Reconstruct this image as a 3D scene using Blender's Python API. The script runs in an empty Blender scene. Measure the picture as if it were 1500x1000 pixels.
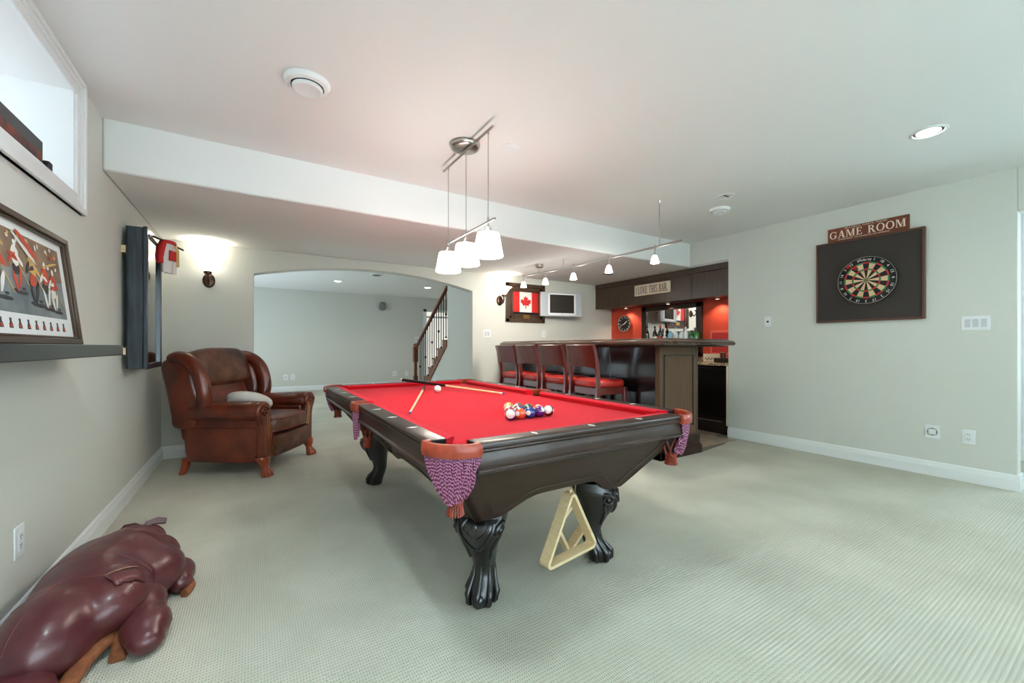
import bpy, bmesh, math, random
from mathutils import Matrix, Vector
random.seed(7)
PI = math.pi
S = bpy.context.scene
C = S.collection

# ------------------------------------------------------------------ camera
cam = bpy.data.cameras.new('camera'); cam_o = bpy.data.objects.new('camera', cam); C.objects.link(cam_o)
cam_o.location = (0, 0, 1.13); cam_o.rotation_euler = (PI/2, 0, -0.5612)
cam.sensor_width = 36; cam.lens = 603.7/1500*36; cam.shift_y = 7.9/1500; cam.clip_start = .05
S.camera = cam_o

# ------------------------------------------------------------------ world, daylight, exposure
W = bpy.data.worlds.new('sky'); S.world = W; W.use_nodes = True
W.node_tree.nodes['Background'].inputs[0].default_value = (.75, .87, 1, 1)
W.node_tree.nodes['Background'].inputs[1].default_value = 2.0
S.view_settings.view_transform = 'Standard'; S.view_settings.look = 'None'
S.view_settings.exposure = 1.14; S.view_settings.gamma = 1; S.view_settings.use_curve_mapping = False
S.cycles.max_bounces = 8; S.cycles.diffuse_bounces = 5; S.cycles.glossy_bounces = 4
S.cycles.transmission_bounces = 6; S.cycles.caustics_reflective = False; S.cycles.caustics_refractive = False
S.cycles.sample_clamp_indirect = 6.0


def area(name, loc, rot, sx, sy, power, col):
    l = bpy.data.lights.new(name, 'AREA'); l.shape = 'RECTANGLE'; l.size = sx; l.size_y = sy
    l.energy = power; l.color = col
    o = bpy.data.objects.new(name, l); C.objects.link(o); o.location = loc; o.rotation_euler = rot
    return o


def point(name, loc, power, col, r=.03, parent=None):
    l = bpy.data.lights.new(name, 'POINT'); l.energy = power; l.color = col; l.shadow_soft_size = r
    o = bpy.data.objects.new(name, l); C.objects.link(o); o.location = loc
    if parent: o.parent = parent
    return o


def spot(name, loc, power, col, ang=110, r=.04, parent=None, rot=(0, 0, 0)):
    l = bpy.data.lights.new(name, 'SPOT'); l.energy = power; l.color = col; l.shadow_soft_size = r
    l.spot_size = math.radians(ang); l.spot_blend = .6
    o = bpy.data.objects.new(name, l); C.objects.link(o); o.location = loc; o.rotation_euler = rot
    if parent: o.parent = parent
    return o


DAY = (.67, .90, 1.0)
# high-window daylight, plus added daylight at unseen rear and far-room windows
area('daylight_rear_window', (0.72, -1.62, 1.18), (-PI/2-.06, 0, 0), 2.8, 2.0, 290, DAY)
area('added_rear_daylight_b', (3.7, -1.62, 1.45), (-PI/2-.2, 0, 0), 1.6, 1.5, 70, DAY)
area('daylight_high_window', (-1.30, 2.35, 2.2), (0, -PI/2, 0), .45, 1.2, 1.0, (.86, .94, 1))
area('added_far_daylight', (-1.60, 8.8, 1.5), (0, -PI/2, 0), 1.4, 2.6, 16, DAY)
area('daylight_hall', (6.4, -.55, 1.6), (0, PI/2, 0), 1.2, 1.0, 18, DAY)

# ------------------------------------------------------------------ colours and materials
def lin(c):
    c /= 255.
    return c/12.92 if c <= .04045 else ((c+.055)/1.055)**2.4


def rgb(r, g, b): return (lin(r), lin(g), lin(b), 1)


MATS = {}


def mat(name, col, rough=.5, metal=0., spec=.5, col2=None, scale=8, stretch=(1, 1, 1), bump=0., bscale=None,
        coat=0., emit=0., ecol=None, trans=0., contrast=(.35, .65), detail=4, sheen=0., ior=None, alpha=1.):
    m = bpy.data.materials.new(name); m.use_nodes = True
    nt = m.node_tree; b = nt.nodes['Principled BSDF']; I = b.inputs
    I['Base Color'].default_value = col; I['Roughness'].default_value = rough; I['Metallic'].default_value = metal
    I['Specular IOR Level'].default_value = spec; I['Coat Weight'].default_value = coat; I['Coat Roughness'].default_value = .12
    I['Transmission Weight'].default_value = trans; I['Sheen Weight'].default_value = sheen; I['Alpha'].default_value = alpha
    if ior: I['IOR'].default_value = ior
    if emit:
        I['Emission Color'].default_value = ecol or col; I['Emission Strength'].default_value = emit
    if col2 or bump:
        tc = nt.nodes.new('ShaderNodeTexCoord'); mp = nt.nodes.new('ShaderNodeMapping'); mp.inputs['Scale'].default_value = stretch
        nt.links.new(tc.outputs['Object'], mp.inputs[0])
        if col2:
            n = nt.nodes.new('ShaderNodeTexNoise'); n.inputs['Scale'].default_value = scale; n.inputs['Detail'].default_value = detail
            nt.links.new(mp.outputs[0], n.inputs['Vector'])
            r = nt.nodes.new('ShaderNodeValToRGB'); r.color_ramp.elements[0].position = contrast[0]; r.color_ramp.elements[1].position = contrast[1]
            r.color_ramp.elements[0].color = col; r.color_ramp.elements[1].color = col2
            nt.links.new(n.outputs[0], r.inputs[0]); nt.links.new(r.outputs[0], I['Base Color'])
        if bump:
            n2 = nt.nodes.new('ShaderNodeTexNoise'); n2.inputs['Scale'].default_value = bscale or scale; n2.inputs['Detail'].default_value = 5
            nt.links.new(mp.outputs[0], n2.inputs['Vector'])
            bp = nt.nodes.new('ShaderNodeBump'); bp.inputs['Strength'].default_value = bump; bp.inputs['Distance'].default_value = .01
            nt.links.new(n2.outputs[0], bp.inputs['Height']); nt.links.new(bp.outputs[0], I['Normal'])
    MATS[name] = m
    return m


def carpet_mat():
    m = mat('carpet', rgb(203, 198, 178), rough=.95, spec=.1); nt = m.node_tree; b = nt.nodes['Principled BSDF']
    tc = nt.nodes.new('ShaderNodeTexCoord')
    mp = nt.nodes.new('ShaderNodeMapping'); mp.inputs['Rotation'].default_value = (0, 0, 0)
    nt.links.new(tc.outputs['Object'], mp.inputs[0])
    hs = []
    for ax, sc in (('X', 120.), ('Y', 72.)):
        w = nt.nodes.new('ShaderNodeTexWave'); w.wave_type = 'BANDS'; w.bands_direction = ax
        w.inputs['Scale'].default_value = sc/3.6; w.inputs['Distortion'].default_value = .9; w.inputs['Detail'].default_value = 2; w.inputs['Detail Scale'].default_value = 3
        nt.links.new(mp.outputs[0], w.inputs['Vector']); hs.append(w)
    mu = nt.nodes.new('ShaderNodeMath'); mu.operation = 'MULTIPLY'
    nt.links.new(hs[0].outputs['Fac'], mu.inputs[0]); nt.links.new(hs[1].outputs['Fac'], mu.inputs[1])
    n = nt.nodes.new('ShaderNodeTexNoise'); n.inputs['Scale'].default_value = 260; nt.links.new(mp.outputs[0], n.inputs['Vector'])
    big = nt.nodes.new('ShaderNodeTexNoise'); big.inputs['Scale'].default_value = 1.3; big.inputs['Detail'].default_value = 5; nt.links.new(mp.outputs[0], big.inputs['Vector'])
    r = nt.nodes.new('ShaderNodeValToRGB'); r.color_ramp.elements[0].color = rgb(212, 210, 195); r.color_ramp.elements[1].color = rgb(144, 143, 130)
    r.color_ramp.elements[0].position = .55; r.color_ramp.elements[1].position = 1.0
    nt.links.new(mu.outputs[0], r.inputs[0])
    mx = nt.nodes.new('ShaderNodeMix'); mx.data_type = 'RGBA'; mx.blend_type = 'MULTIPLY'; mx.inputs['Factor'].default_value = 1
    r2 = nt.nodes.new('ShaderNodeValToRGB'); r2.color_ramp.elements[0].color = (.80, .79, .77, 1); r2.color_ramp.elements[1].color = (1, 1, 1, 1)
    r2.color_ramp.elements[0].position = .3; r2.color_ramp.elements[1].position = .6
    nt.links.new(big.outputs[0], r2.inputs[0])
    nt.links.new(r.outputs[0], mx.inputs['A']); nt.links.new(r2.outputs[0], mx.inputs['B']); nt.links.new(mx.outputs['Result'], b.inputs['Base Color'])
    ad = nt.nodes.new('ShaderNodeMath'); ad.operation = 'ADD'; nt.links.new(n.outputs[0], ad.inputs[0])
    inv = nt.nodes.new('ShaderNodeMath'); inv.operation = 'MULTIPLY'; inv.inputs[1].default_value = -1.2
    nt.links.new(mu.outputs[0], inv.inputs[0]); nt.links.new(inv.outputs[0], ad.inputs[1])
    bp = nt.nodes.new('ShaderNodeBump'); bp.inputs['Strength'].default_value = .5; bp.inputs['Distance'].default_value = .006
    nt.links.new(ad.outputs[0], bp.inputs['Height']); nt.links.new(bp.outputs[0], b.inputs['Normal'])
    return m


def cord_mat():
    m = mat('fringe_cord', rgb(130, 60, 110), rough=.6); nt = m.node_tree; b = nt.nodes['Principled BSDF']
    tc = nt.nodes.new('ShaderNodeTexCoord'); w = nt.nodes.new('ShaderNodeTexWave'); w.bands_direction = 'DIAGONAL'; w.inputs['Scale'].default_value = 62
    w.inputs['Distortion'].default_value = .5
    nt.links.new(tc.outputs['Object'], w.inputs['Vector'])
    r = nt.nodes.new('ShaderNodeValToRGB'); r.color_ramp.elements[0].color = rgb(96, 30, 60); r.color_ramp.elements[1].color = rgb(196, 128, 166)
    r.color_ramp.elements[0].position = .35; r.color_ramp.elements[1].position = .75
    nt.links.new(w.outputs['Fac'], r.inputs[0]); nt.links.new(r.outputs[0], b.inputs['Base Color'])
    return m


CARPET = carpet_mat(); CORD = cord_mat()
WALL = mat('wall_paint', rgb(217, 217, 209), .75, spec=.25, bump=.03, bscale=90)
CEIL = mat('ceiling_paint', rgb(240, 241, 240), .85, spec=.2)
TRIM = mat('white_trim_paint', rgb(238, 240, 240), .35)
RED_WALL = mat('coral_red_paint', rgb(214, 74, 48), .6)
ESP = mat('espresso_wood', rgb(50, 33, 24), .45, spec=.3, col2=rgb(58, 40, 30), scale=6, stretch=(1, 1, 9), coat=.04)
LEGW = mat('near_black_carved_wood', rgb(30, 28, 28), .3, coat=.25)
ESP_H = mat('espresso_wood_long_grain', rgb(48, 32, 25), .36, spec=.4, col2=rgb(56, 39, 30), scale=4, stretch=(3, .7, 3), coat=.12)
BARBLACK = mat('black_lacquer', rgb(22, 20, 21), .18, coat=.5)
BARTOP = mat('bar_top_wood', rgb(58, 38, 30), .2, col2=rgb(84, 60, 47), scale=5, stretch=(6, .6, 6), coat=.5)
CABW = mat('overhead_cabinet_wood', rgb(66, 48, 36), .34, col2=rgb(78, 58, 44), scale=7, stretch=(5, 5, .5), coat=.25)
FELT = mat('red_felt', rgb(206, 22, 42), .9, spec=.05, sheen=.08, bump=.05, bscale=400)
IRON = mat('tan_red_leather', rgb(150, 52, 32), .36, col2=rgb(172, 68, 42), scale=30, bump=.05, coat=.15)
NETL = mat('net_leather', rgb(164, 66, 40), .5, col2=rgb(120, 38, 26), scale=40)
IVORY = mat('mother_of_pearl', rgb(244, 242, 234), .4)
BLACKP = mat('black_plastic', rgb(18, 18, 20), .35)
MAPLE = mat('pale_maple', rgb(232, 200, 152), .4, col2=rgb(240, 214, 172), scale=9, stretch=(2, 2, 14), coat=.2)
LEATHER = mat('brown_leather', rgb(78, 30, 17), .31, col2=rgb(118, 48, 26), scale=5, bump=.12, bscale=28, coat=.12, detail=8)
LEATHER_WORN = mat('worn_brown_leather', rgb(68, 38, 28), .45, col2=rgb(116, 70, 50), scale=7, bump=.2, bscale=22, detail=9, contrast=(.38, .62))
CLAWW = mat('cherry_wood', rgb(128, 46, 20), .28, col2=rgb(160, 66, 32), scale=14, coat=.4)
MAROON = mat('maroon_leather', rgb(84, 36, 42), .34, col2=rgb(96, 46, 48), scale=4, bump=.06, bscale=60, coat=.1)
SUEDE = mat('brown_suede', rgb(148, 88, 52), .8, col2=rgb(120, 66, 38), scale=30)
STITCH = mat('tan_stitching', rgb(170, 120, 96), .7)
SEAM = mat('dark_seam', rgb(122, 66, 66), .6)
BRASS = mat('brass', rgb(196, 160, 96), .3, metal=1)
STEEL = mat('brushed_nickel', rgb(176, 170, 164), .3, metal=1)
BRONZE = mat('oil_rubbed_bronze', rgb(74, 52, 40), .35, metal=.8)
SHADE = mat('lit_white_glass', rgb(255, 250, 240), .4, emit=7, ecol=(1, .96, .90, 1))
SCONCE = mat('lit_alabaster_glass', rgb(255, 248, 232), .4, emit=1.7, ecol=(1, .96, .86, 1))
PUCK = mat('dim_puck_lens', rgb(255, 244, 226), .4, emit=.8, ecol=(1, .9, .75, 1))
LAMPLENS = mat('lamp_lens', rgb(255, 250, 240), .4, emit=9, ecol=(1, .95, .86, 1))
WPLAST = mat('white_plastic', rgb(238, 240, 242), .35)
SILVER = mat('silver_plastic', rgb(198, 204, 208), .35, metal=.25)
SCREEN = mat('screen_black', rgb(44, 34, 28), .18)
STOOLW = mat('mahogany_stain', rgb(92, 25, 19), .25, col2=rgb(102, 30, 22), scale=4, stretch=(2, 2, .5), coat=.4)
STOOLR = mat('red_vinyl', rgb(178, 38, 30), .34, coat=.1, bump=.04, bscale=50)
GRANITE = mat('speckled_granite', rgb(196, 172, 140), .2, col2=rgb(92, 68, 52), scale=60, detail=6, contrast=(.45, .6))
TILE = mat('brown_tile', rgb(160, 136, 116), .4, col2=rgb(184, 162, 140), scale=6)
GROUT = mat('grout', rgb(120, 108, 96), .9)
MIRROR = mat('mirror_glass', rgb(225, 228, 228), .02, metal=1)
GLASS = mat('clear_glass', (1, 1, 1, 1), .03, trans=1, ior=1.45)
PANE = mat('bright_window_glass', rgb(225, 236, 245), .1, emit=.35, ecol=(.90, .95, 1, 1))
BLUEBLACK = mat('blue_black_stained_ash', rgb(26, 34, 42), .28, col2=rgb(44, 56, 68), scale=5, stretch=(5, 5, .6), coat=.4, contrast=(.45, .6))
SHELFM = mat('satin_black_shelf', rgb(30, 34, 38), .3, coat=.3)
FRAMEBR = mat('bronze_brown_frame', rgb(78, 60, 46), .32, metal=.3)
MATB = mat('white_mat_board', rgb(226, 228, 226), .8)
OAK = mat('stained_oak', rgb(104, 54, 26), .35, col2=rgb(134, 76, 42), scale=6, stretch=(6, 1, 6), coat=.2)
WIRON = mat('wrought_iron', rgb(26, 24, 24), .45, metal=.5)
FLAGR = mat('flag_red', rgb(206, 34, 30), .6)
FLAGW = mat('flag_white', rgb(232, 230, 226), .6)
CHROME = mat('chrome', rgb(210, 210, 212), .12, metal=1)
DARKBOARD = mat('dark_cork_board', rgb(60, 53, 49), .9, bump=.1, bscale=120)
RUSTSIGN = mat('rust_brown_sign', rgb(104, 46, 24), .55, col2=rgb(126, 60, 32), scale=5)
CREAM = mat('cream_paint', rgb(242, 224, 200), .6)
DARKP = mat('dark_print', rgb(46, 30, 24), .6)
RUBBER = mat('black_sisal', rgb(22, 21, 20), .8)
SISAL = mat('cream_sisal', rgb(222, 190, 150), .8)
DRED = mat('dart_red', rgb(196, 40, 48), .7)
DGREEN = mat('dart_green', rgb(34, 128, 66), .7)
PILLOW = mat('pale_grey_fabric', rgb(214, 212, 206), .9, bump=.15, bscale=120)


# ------------------------------------------------------------------ mesh builder
class MB:
    def __init__(s): s.v = []; s.f = []; s.mi = []; s.cur = 0

    def add(s, vs, fs, M=None):
        o = len(s.v)
        for p in vs:
            p = Vector(p)
            s.v.append(tuple(M @ p) if M is not None else tuple(p))
        for f in fs:
            s.f.append(tuple(i+o for i in f)); s.mi.append(s.cur)
        return s

    def box(s, x0, x1, y0, y1, z0, z1, M=None):
        return s.add([(x0, y0, z0), (x1, y0, z0), (x1, y1, z0), (x0, y1, z0), (x0, y0, z1), (x1, y0, z1), (x1, y1, z1), (x0, y1, z1)],
                     [(0, 3, 2, 1), (4, 5, 6, 7), (0, 1, 5, 4), (1, 2, 6, 5), (2, 3, 7, 6), (3, 0, 4, 7)], M)

    def loft(s, rings, cap=True, closed=True, loop=False, M=None):
        n = len(rings[0]); vs = [p for r in rings for p in r]; fs = []
        m = len(rings)
        for i in range(m if loop else m-1):
            j = (i+1) % m
            for k in range(n if closed else n-1):
                l = (k+1) % n
                fs.append((i*n+k, i*n+l, j*n+l, j*n+k))
        if cap and not loop and closed:
            fs.append(tuple(reversed(range(n)))); fs.append(tuple(range((m-1)*n, m*n)))
        return s.add(vs, fs, M)

    def tube(s, pts, r, n=8, M=None, loop=False, flat=None):
        pts = [Vector(p) for p in pts]; m = len(pts)
        rr = r if isinstance(r, (list, tuple)) else [r]*m
        up = None; rings = []
        for i in range(m):
            a = pts[(i-1) % m] if (loop or i > 0) else pts[i]; b = pts[(i+1) % m] if (loop or i < m-1) else pts[i]
            t = (b-a)
            if t.length < 1e-9: t = Vector((0, 0, 1))
            t.normalize()
            if up is None: up = Vector((0, 0, 1)) if abs(t.z) < .9 else Vector((1, 0, 0))
            x = up.cross(t)
            if x.length < 1e-6: x = Vector((1, 0, 0)).cross(t)
            x.normalize(); up = t.cross(x).normalized()
            f = flat or 1.
            rings.append([pts[i]+x*(rr[i]*math.cos(2*PI*k/n))+up*(rr[i]*f*math.sin(2*PI*k/n)) for k in range(n)])
        return s.loft(rings, loop=loop, M=M)

    def cyl(s, a, b, r0, r1=None, n=16, M=None): return s.tube([a, b], [r0, r0 if r1 is None else r1], n, M)

    def lathe(s, prof, n=24, M=None, cap=True):
        return s.loft([[(r*math.cos(2*PI*k/n), r*math.sin(2*PI*k/n), z) for k in range(n)] for r, z in prof], cap=cap, M=M)

    def prism(s, poly, h0, h1, M=None):
        n = len(poly)
        return s.add([(x, y, h0) for x, y in poly]+[(x, y, h1) for x, y in poly],
                     [tuple(reversed(range(n))), tuple(range(n, 2*n))]+[(i, (i+1) % n, n+(i+1) % n, n+i) for i in range(n)], M)

    def ell(s, c, r, nu=16, nv=10, M=None, e=1.):
        if not isinstance(r, (tuple, list)): r = (r, r, r)
        rings = []
        for j in range(1, nv):
            th = PI*j/nv; rings.append([sup(c, r, th, 2*PI*k/nu, e) for k in range(nu)])
        o = [sup(c, r, 0, 0, e)]+[p for q in rings for p in q]+[sup(c, r, PI, 0, e)]
        fs = [(0, 1+(k+1) % nu, 1+k) for k in range(nu)]
        for j in range(nv-2):
            for k in range(nu):
                l = (k+1) % nu; fs.append((1+j*nu+k, 1+j*nu+l, 1+(j+1)*nu+l, 1+(j+1)*nu+k))
        L = len(o)-1; b = 1+(nv-2)*nu
        fs += [(L, b+k, b+(k+1) % nu) for k in range(nu)]
        # flip to outward
        return s.add(o, [tuple(reversed(f)) for f in fs], M)

    def mesh(s, name, mats, smooth=None):
        me = bpy.data.meshes.new(name); me.from_pydata(s.v, [], s.f)
        for m in (mats if isinstance(mats, (list, tuple)) else [mats]): me.materials.append(m)
        if any(s.mi): me.polygons.foreach_set('material_index', s.mi)
        bm = bmesh.new(); bm.from_mesh(me); bmesh.ops.recalc_face_normals(bm, faces=bm.faces); bm.to_mesh(me); bm.free()
        if smooth:
            me.polygons.foreach_set('use_smooth', [True]*len(me.polygons)); me.set_sharp_from_angle(angle=math.radians(smooth))
        me.update(); return me

    def build(s, name, mats, parent=None, smooth=None, bevel=0, seg=2, loc=None, world=False, sub=0):
        if world and parent is not None:
            iv = mw(parent).inverted(); s.v = [tuple(iv @ Vector(p)) for p in s.v]
        me = s.mesh(name, mats, smooth)
        o = bpy.data.objects.new(name, me); C.objects.link(o)
        if parent is not None: o.parent = parent
        if loc is not None: o.location = loc
        if bevel:
            md = o.modifiers.new('bevel', 'BEVEL'); md.width = bevel; md.segments = seg; md.limit_method = 'ANGLE'; md.angle_limit = .6
            md.harden_normals = False
            if not smooth:
                me.polygons.foreach_set('use_smooth', [True]*len(me.polygons)); me.set_sharp_from_angle(angle=math.radians(50))
        if sub:
            md = o.modifiers.new('sub', 'SUBSURF'); md.levels = sub; md.render_levels = sub
        return o


def sup(c, r, th, ph, e):
    def pw(x): return math.copysign(abs(x)**e, x)
    return (c[0]+r[0]*pw(math.sin(th))*pw(math.cos(ph)), c[1]+r[1]*pw(math.sin(th))*pw(math.sin(ph)), c[2]+r[2]*pw(math.cos(th)))


def mw(o):
    m = Matrix.LocRotScale(o.location, o.rotation_euler, o.scale)
    return mw(o.parent) @ m if o.parent else m


def B(x0, x1, y0, y1, z0, z1): return MB().box(x0, x1, y0, y1, z0, z1)


def tag(o, label, cat, group=None):
    o['label'] = label; o['category'] = cat
    if group: o['group'] = group
    return o


def thing(name, label, cat, loc=(0, 0, 0), rotz=0, group=None):
    o = bpy.data.objects.new(name, None); o.empty_display_size = .1; C.objects.link(o)
    o.location = loc; o.rotation_euler = (0, 0, rotz)
    return tag(o, label, cat, group)


def struct(o): o['kind'] = 'structure'; return o


def copy_tree(o, parent=None):
    c = o.copy(); C.objects.link(c); c.parent = parent
    for ch in list(o.children): copy_tree(ch, c)
    return c


def T(x, y, z): return Matrix.Translation((x, y, z))
def RX(a): return Matrix.Rotation(a, 4, 'X')
def RY(a): return Matrix.Rotation(a, 4, 'Y')
def RZ(a): return Matrix.Rotation(a, 4, 'Z')


def ring(cx, cy, z, rx, ry, n=20, e=1., ang=0):
    """superellipse ring in the xy plane, turned by ang"""
    out = []
    for k in range(n):
        t = 2*PI*k/n; c, s_ = math.cos(t), math.sin(t)
        x = rx*math.copysign(abs(c)**e, c); y = ry*math.copysign(abs(s_)**e, s_)
        out.append((cx+x*math.cos(ang)-y*math.sin(ang), cy+x*math.sin(ang)+y*math.cos(ang), z))
    return out


def bez(ps, n):
    """Catmull-Rom through ps"""
    P = [Vector(p) for p in ps]; out = []
    for i in range(len(P)-1):
        p0 = P[max(i-1, 0)]; p1 = P[i]; p2 = P[i+1]; p3 = P[min(i+2, len(P)-1)]
        for k in range(n):
            t = k/n
            out.append(.5*((2*p1)+(p2-p0)*t+(2*p0-5*p1+4*p2-p3)*t*t+(3*p1-p0-3*p2+p3)*t**3))
    out.append(P[-1]); return out


# serif capitals built from strokes; cap height 1
def glyph(ch):
    T_, t_, sh, sx = .17, .07, .055, .08
    P = []
    def R(x0, x1, y0, y1): P.append([(x0, y0), (x1, y0), (x1, y1), (x0, y1)])
    def stem(x, w=T_, y0=0, y1=1, s0=True, s1=True):
        R(x, x+w, y0, y1)
        if s0: R(x-sx, x+w+sx, y0, y0+sh)
        if s1: R(x-sx, x+w+sx, y1-sh, y1)
    def diag(x0, y0, x1, y1, w): P.append([(x0, y0), (x0+w, y0), (x1+w, y1), (x1, y1)])
    def arc(cx, cy, rx, ry, a0, a1, tw, tn, n=16):
        for i in range(n):
            q = []
            for a, inner in ((a0+(a1-a0)*i/n, 0), (a0+(a1-a0)*(i+1)/n, 0), (a0+(a1-a0)*(i+1)/n, 1), (a0+(a1-a0)*i/n, 1)):
                q.append((cx+(rx-(tw if inner else 0))*math.cos(a), cy+(ry-(tn if inner else 0))*math.sin(a)))
            P.append(q)
    w = .8
    if ch == 'I': stem(.12); w = .41
    elif ch == 'L': stem(.12); R(.2, .68, 0, t_); R(.62, .68, 0, .28); w = .76
    elif ch == 'O': arc(.47, .5, .45, .52, 0, 2*PI, T_, t_, 28); w = .96
    elif ch == 'V': diag(.36, 0, .04, 1, .18); diag(.44, 0, .74, 1, .07); R(-.02, .3, 1-sh, 1); R(.64, .9, 1-sh, 1); w = .88
    elif ch == 'E': stem(.12); R(.2, .7, 0, t_); R(.64, .7, 0, .26); R(.2, .68, 1-t_, 1); R(.62, .68, .76, 1); R(.2, .52, .48, .55); R(.48, .54, .4, .63); w = .8
    elif ch == 'T': stem(.36, s1=False); R(.04, .85, 1-t_, 1); R(.04, .1, .74, 1); R(.79, .85, .74, 1); w = .9
    elif ch == 'H': stem(.12); stem(.62); R(.2, .7, .47, .54); w = .92
    elif ch == 'B': stem(.12); arc(.36, .75, .32, .25, -PI/2, PI/2, T_, t_); arc(.36, .27, .38, .27, -PI/2, PI/2, T_, t_); R(.2, .38, .48, .54); R(.2, .38, 0, t_); R(.2, .38, 1-t_, 1); w = .82
    elif ch == 'A': diag(.08, 0, .4, 1, .07); diag(.62, 0, .36, 1, .19); R(.2, .7, .3, .37); R(-.02, .24, 0, sh); R(.52, .92, 0, sh); w = .92
    elif ch == 'R': stem(.12); arc(.36, .74, .34, .26, -PI/2, PI/2, T_, t_); R(.2, .38, .47, .54); R(.2, .38, 1-t_, 1); diag(.66, 0, .38, .5, .19); R(.6, .92, 0, sh); w = .9
    elif ch == 'G': arc(.47, .5, .45, .52, .75, 2*PI-.55, T_, t_, 26); R(.66, .84, .08, .42); R(.56, .92, .4, .46); R(.78, .84, .66, .92); w = .98
    elif ch == 'M': stem(.1, .07); stem(.82, T_); diag(.5, 0, .12, 1, .18); diag(.5, 0, .82, 1, .07); w = 1.12
    elif ch == 'S': arc(.38, .75, .3, .26, .35, PI*1.5, .14, .08); arc(.38, .26, .32, .27, -PI*.8, PI/2, .15, .08); R(.58, .64, .72, .95); R(.06, .12, .04, .28); w = .76
    elif ch == '.': R(.1, .26, 0, .15); w = .36
    elif ch == ' ': w = .42
    return P, w


def serif_text(text, h, width, M, mt, parent):
    """one object per serif letter; text runs along local x from 0 to width"""
    gl = [glyph(c) for c in text]; tot = sum(w+.06 for _, w in gl); k = width/tot; x = 0
    for P, w in gl:
        m = MB()
        for poly in P: m.prism([((x+px)*k, py*h) for px, py in poly], 0, .0015, M)
        if P: m.build('letter', mt, parent, world=True)
        x += w+.06


def font_mesh(text, size, width=None):
    cu = bpy.data.curves.new('t', 'FONT'); cu.body = text; cu.size = size; cu.align_x = 'CENTER'; cu.align_y = 'CENTER'; cu.resolution_u = 3
    o = bpy.data.objects.new('t', cu); C.objects.link(o)
    dg = bpy.context.evaluated_depsgraph_get(); me = bpy.data.meshes.new_from_object(o.evaluated_get(dg))
    m = MB(); m.v = [tuple(v.co) for v in me.vertices]; m.f = [tuple(p.vertices) for p in me.polygons]; m.mi = [0]*len(m.f)
    bpy.data.objects.remove(o); bpy.data.curves.remove(cu); bpy.data.meshes.remove(me)
    if width:
        xs = [p[0] for p in m.v]; k = width/(max(xs)-min(xs)); m.v = [(p[0]*k, p[1], p[2]) for p in m.v]
    return m


def xf(m, M): m.v = [tuple(M @ Vector(p)) for p in m.v]; return m

# ================================================================== the setting
XL, XR, YB, YS, ZC, ZS = -.783, 5.066, 5.39, 3.48, 2.535, 2.2165
YR = -1.7
struct(B(XL-.15, 6.6, YR-.15, 12.1, -.1, 0).build('floor', CARPET))
# left wall with the deep high window
m = MB(); wy0, wy1, wz0, wz1 = 1.72, 3.015, 1.925, 2.462
m.box(XL-.2, XL, YR, wy0, 0, ZC); m.box(XL-.2, XL, wy1, 5.55, 0, ZC); m.box(XL-.2, XL, wy0, wy1, 0, wz0); m.box(XL-.2, XL, wy0, wy1, wz1, ZC)
struct(m.build('wall_left', WALL))
# rear wall with two wide windows added behind the viewer to light the room
m = MB(); x = XL
for a, b, z0_ in ((-.7, 2.15, .06), (2.85, 4.55, .65)):
    m.box(x, a, YR-.15, YR, 0, ZC); m.box(a, b, YR-.15, YR, 0, z0_); m.box(a, b, YR-.15, YR, 2.25, ZC); x = b
m.box(x, 6.6, YR-.15, YR, 0, ZC)
struct(m.build('wall_rear', WALL))
# right wall: solid run with dart board, opening to a hall near the viewer, bar recess beyond
m = MB(); m.box(XR, XR+.14, .625, 2.945, 0, 2.7); m.box(XR, XR+.14, -.75, .625, 2.19, 2.7); m.box(XR, XR+.14, YR, -.75, 0, 2.7)
m.box(XR, XR+.14, 2.945, YS+.02, 2.232, 2.7)
struct(m.build('wall_right', WALL, bevel=.006))
struct(B(6.5, 6.6, YR, 2.95, 0, 2.7).build('wall_hall', TRIM))
m = MB(); m.box(XR+.14, 5.70, 2.80, 2.945, 0, 2.7)
struct(m.build('wall_bar_side', WALL))
struct(B(5.53, 5.70, 2.945, YB, 0, 2.7).build('wall_bar', RED_WALL))
# back wall with the wide segmental arch
x0, x1 = .01, 2.707; zs0 = 1.94; rise = .165
poly = [(XL-.2, 0), (x0, 0), (x0, zs0)]
for k in range(1, 40):
    t = k/40; poly.append((x0+(x1-x0)*t, zs0+rise*(1-(2*t-1)**2)))
poly += [(x1, zs0), (x1, 0), (5.70, 0), (5.70, 2.7), (XL-.2, 2.7)]
struct(MB().prism(poly, 0, .15, T(0, YB+.15, 0) @ RX(PI/2)).build('wall_back', WALL, bevel=.008))
# ceilings
m = MB().box(XL-.2, 6.6, YR-.15, YS+.5, ZC, ZC+.2)
struct(m.build('ceiling', CEIL))
struct(MB().prism([(XL, YS), (XR+.03, YS), (XR+.03, 2.95), (5.53, 2.95), (5.53, YB), (XL, YB)], ZS, ZC+.15).build('ceiling_soffit', CEIL, bevel=.012))
struct(B(XL-1.2, 6.6, YB+.14, 12.1, 2.60, 2.8).build('ceiling_far', CEIL))
# far room
struct(B(XL-1.2, 6.6, 11.9, 12.05, 0, 2.7).build('wall_far', WALL))
m = MB(); m.box(-1.8, -1.65, YB+.15, 12, 0, .75); m.box(-1.8, -1.65, YB+.15, 7.4, .75, 2.7); m.box(-1.8, -1.65, 10.2, 12, .75, 2.7); m.box(-1.8, -1.65, 7.4, 10.2, 2.25, 2.7)
struct(m.build('wall_far_left', WALL))
struct(B(6.4, 6.6, YB+.15, 12, 0, 2.7).build('wall_far_right', WALL))
struct(B(-1.8, XL-.2, YB, YB+.15, 0, 2.7).build('wall_far_return', WALL))
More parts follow.
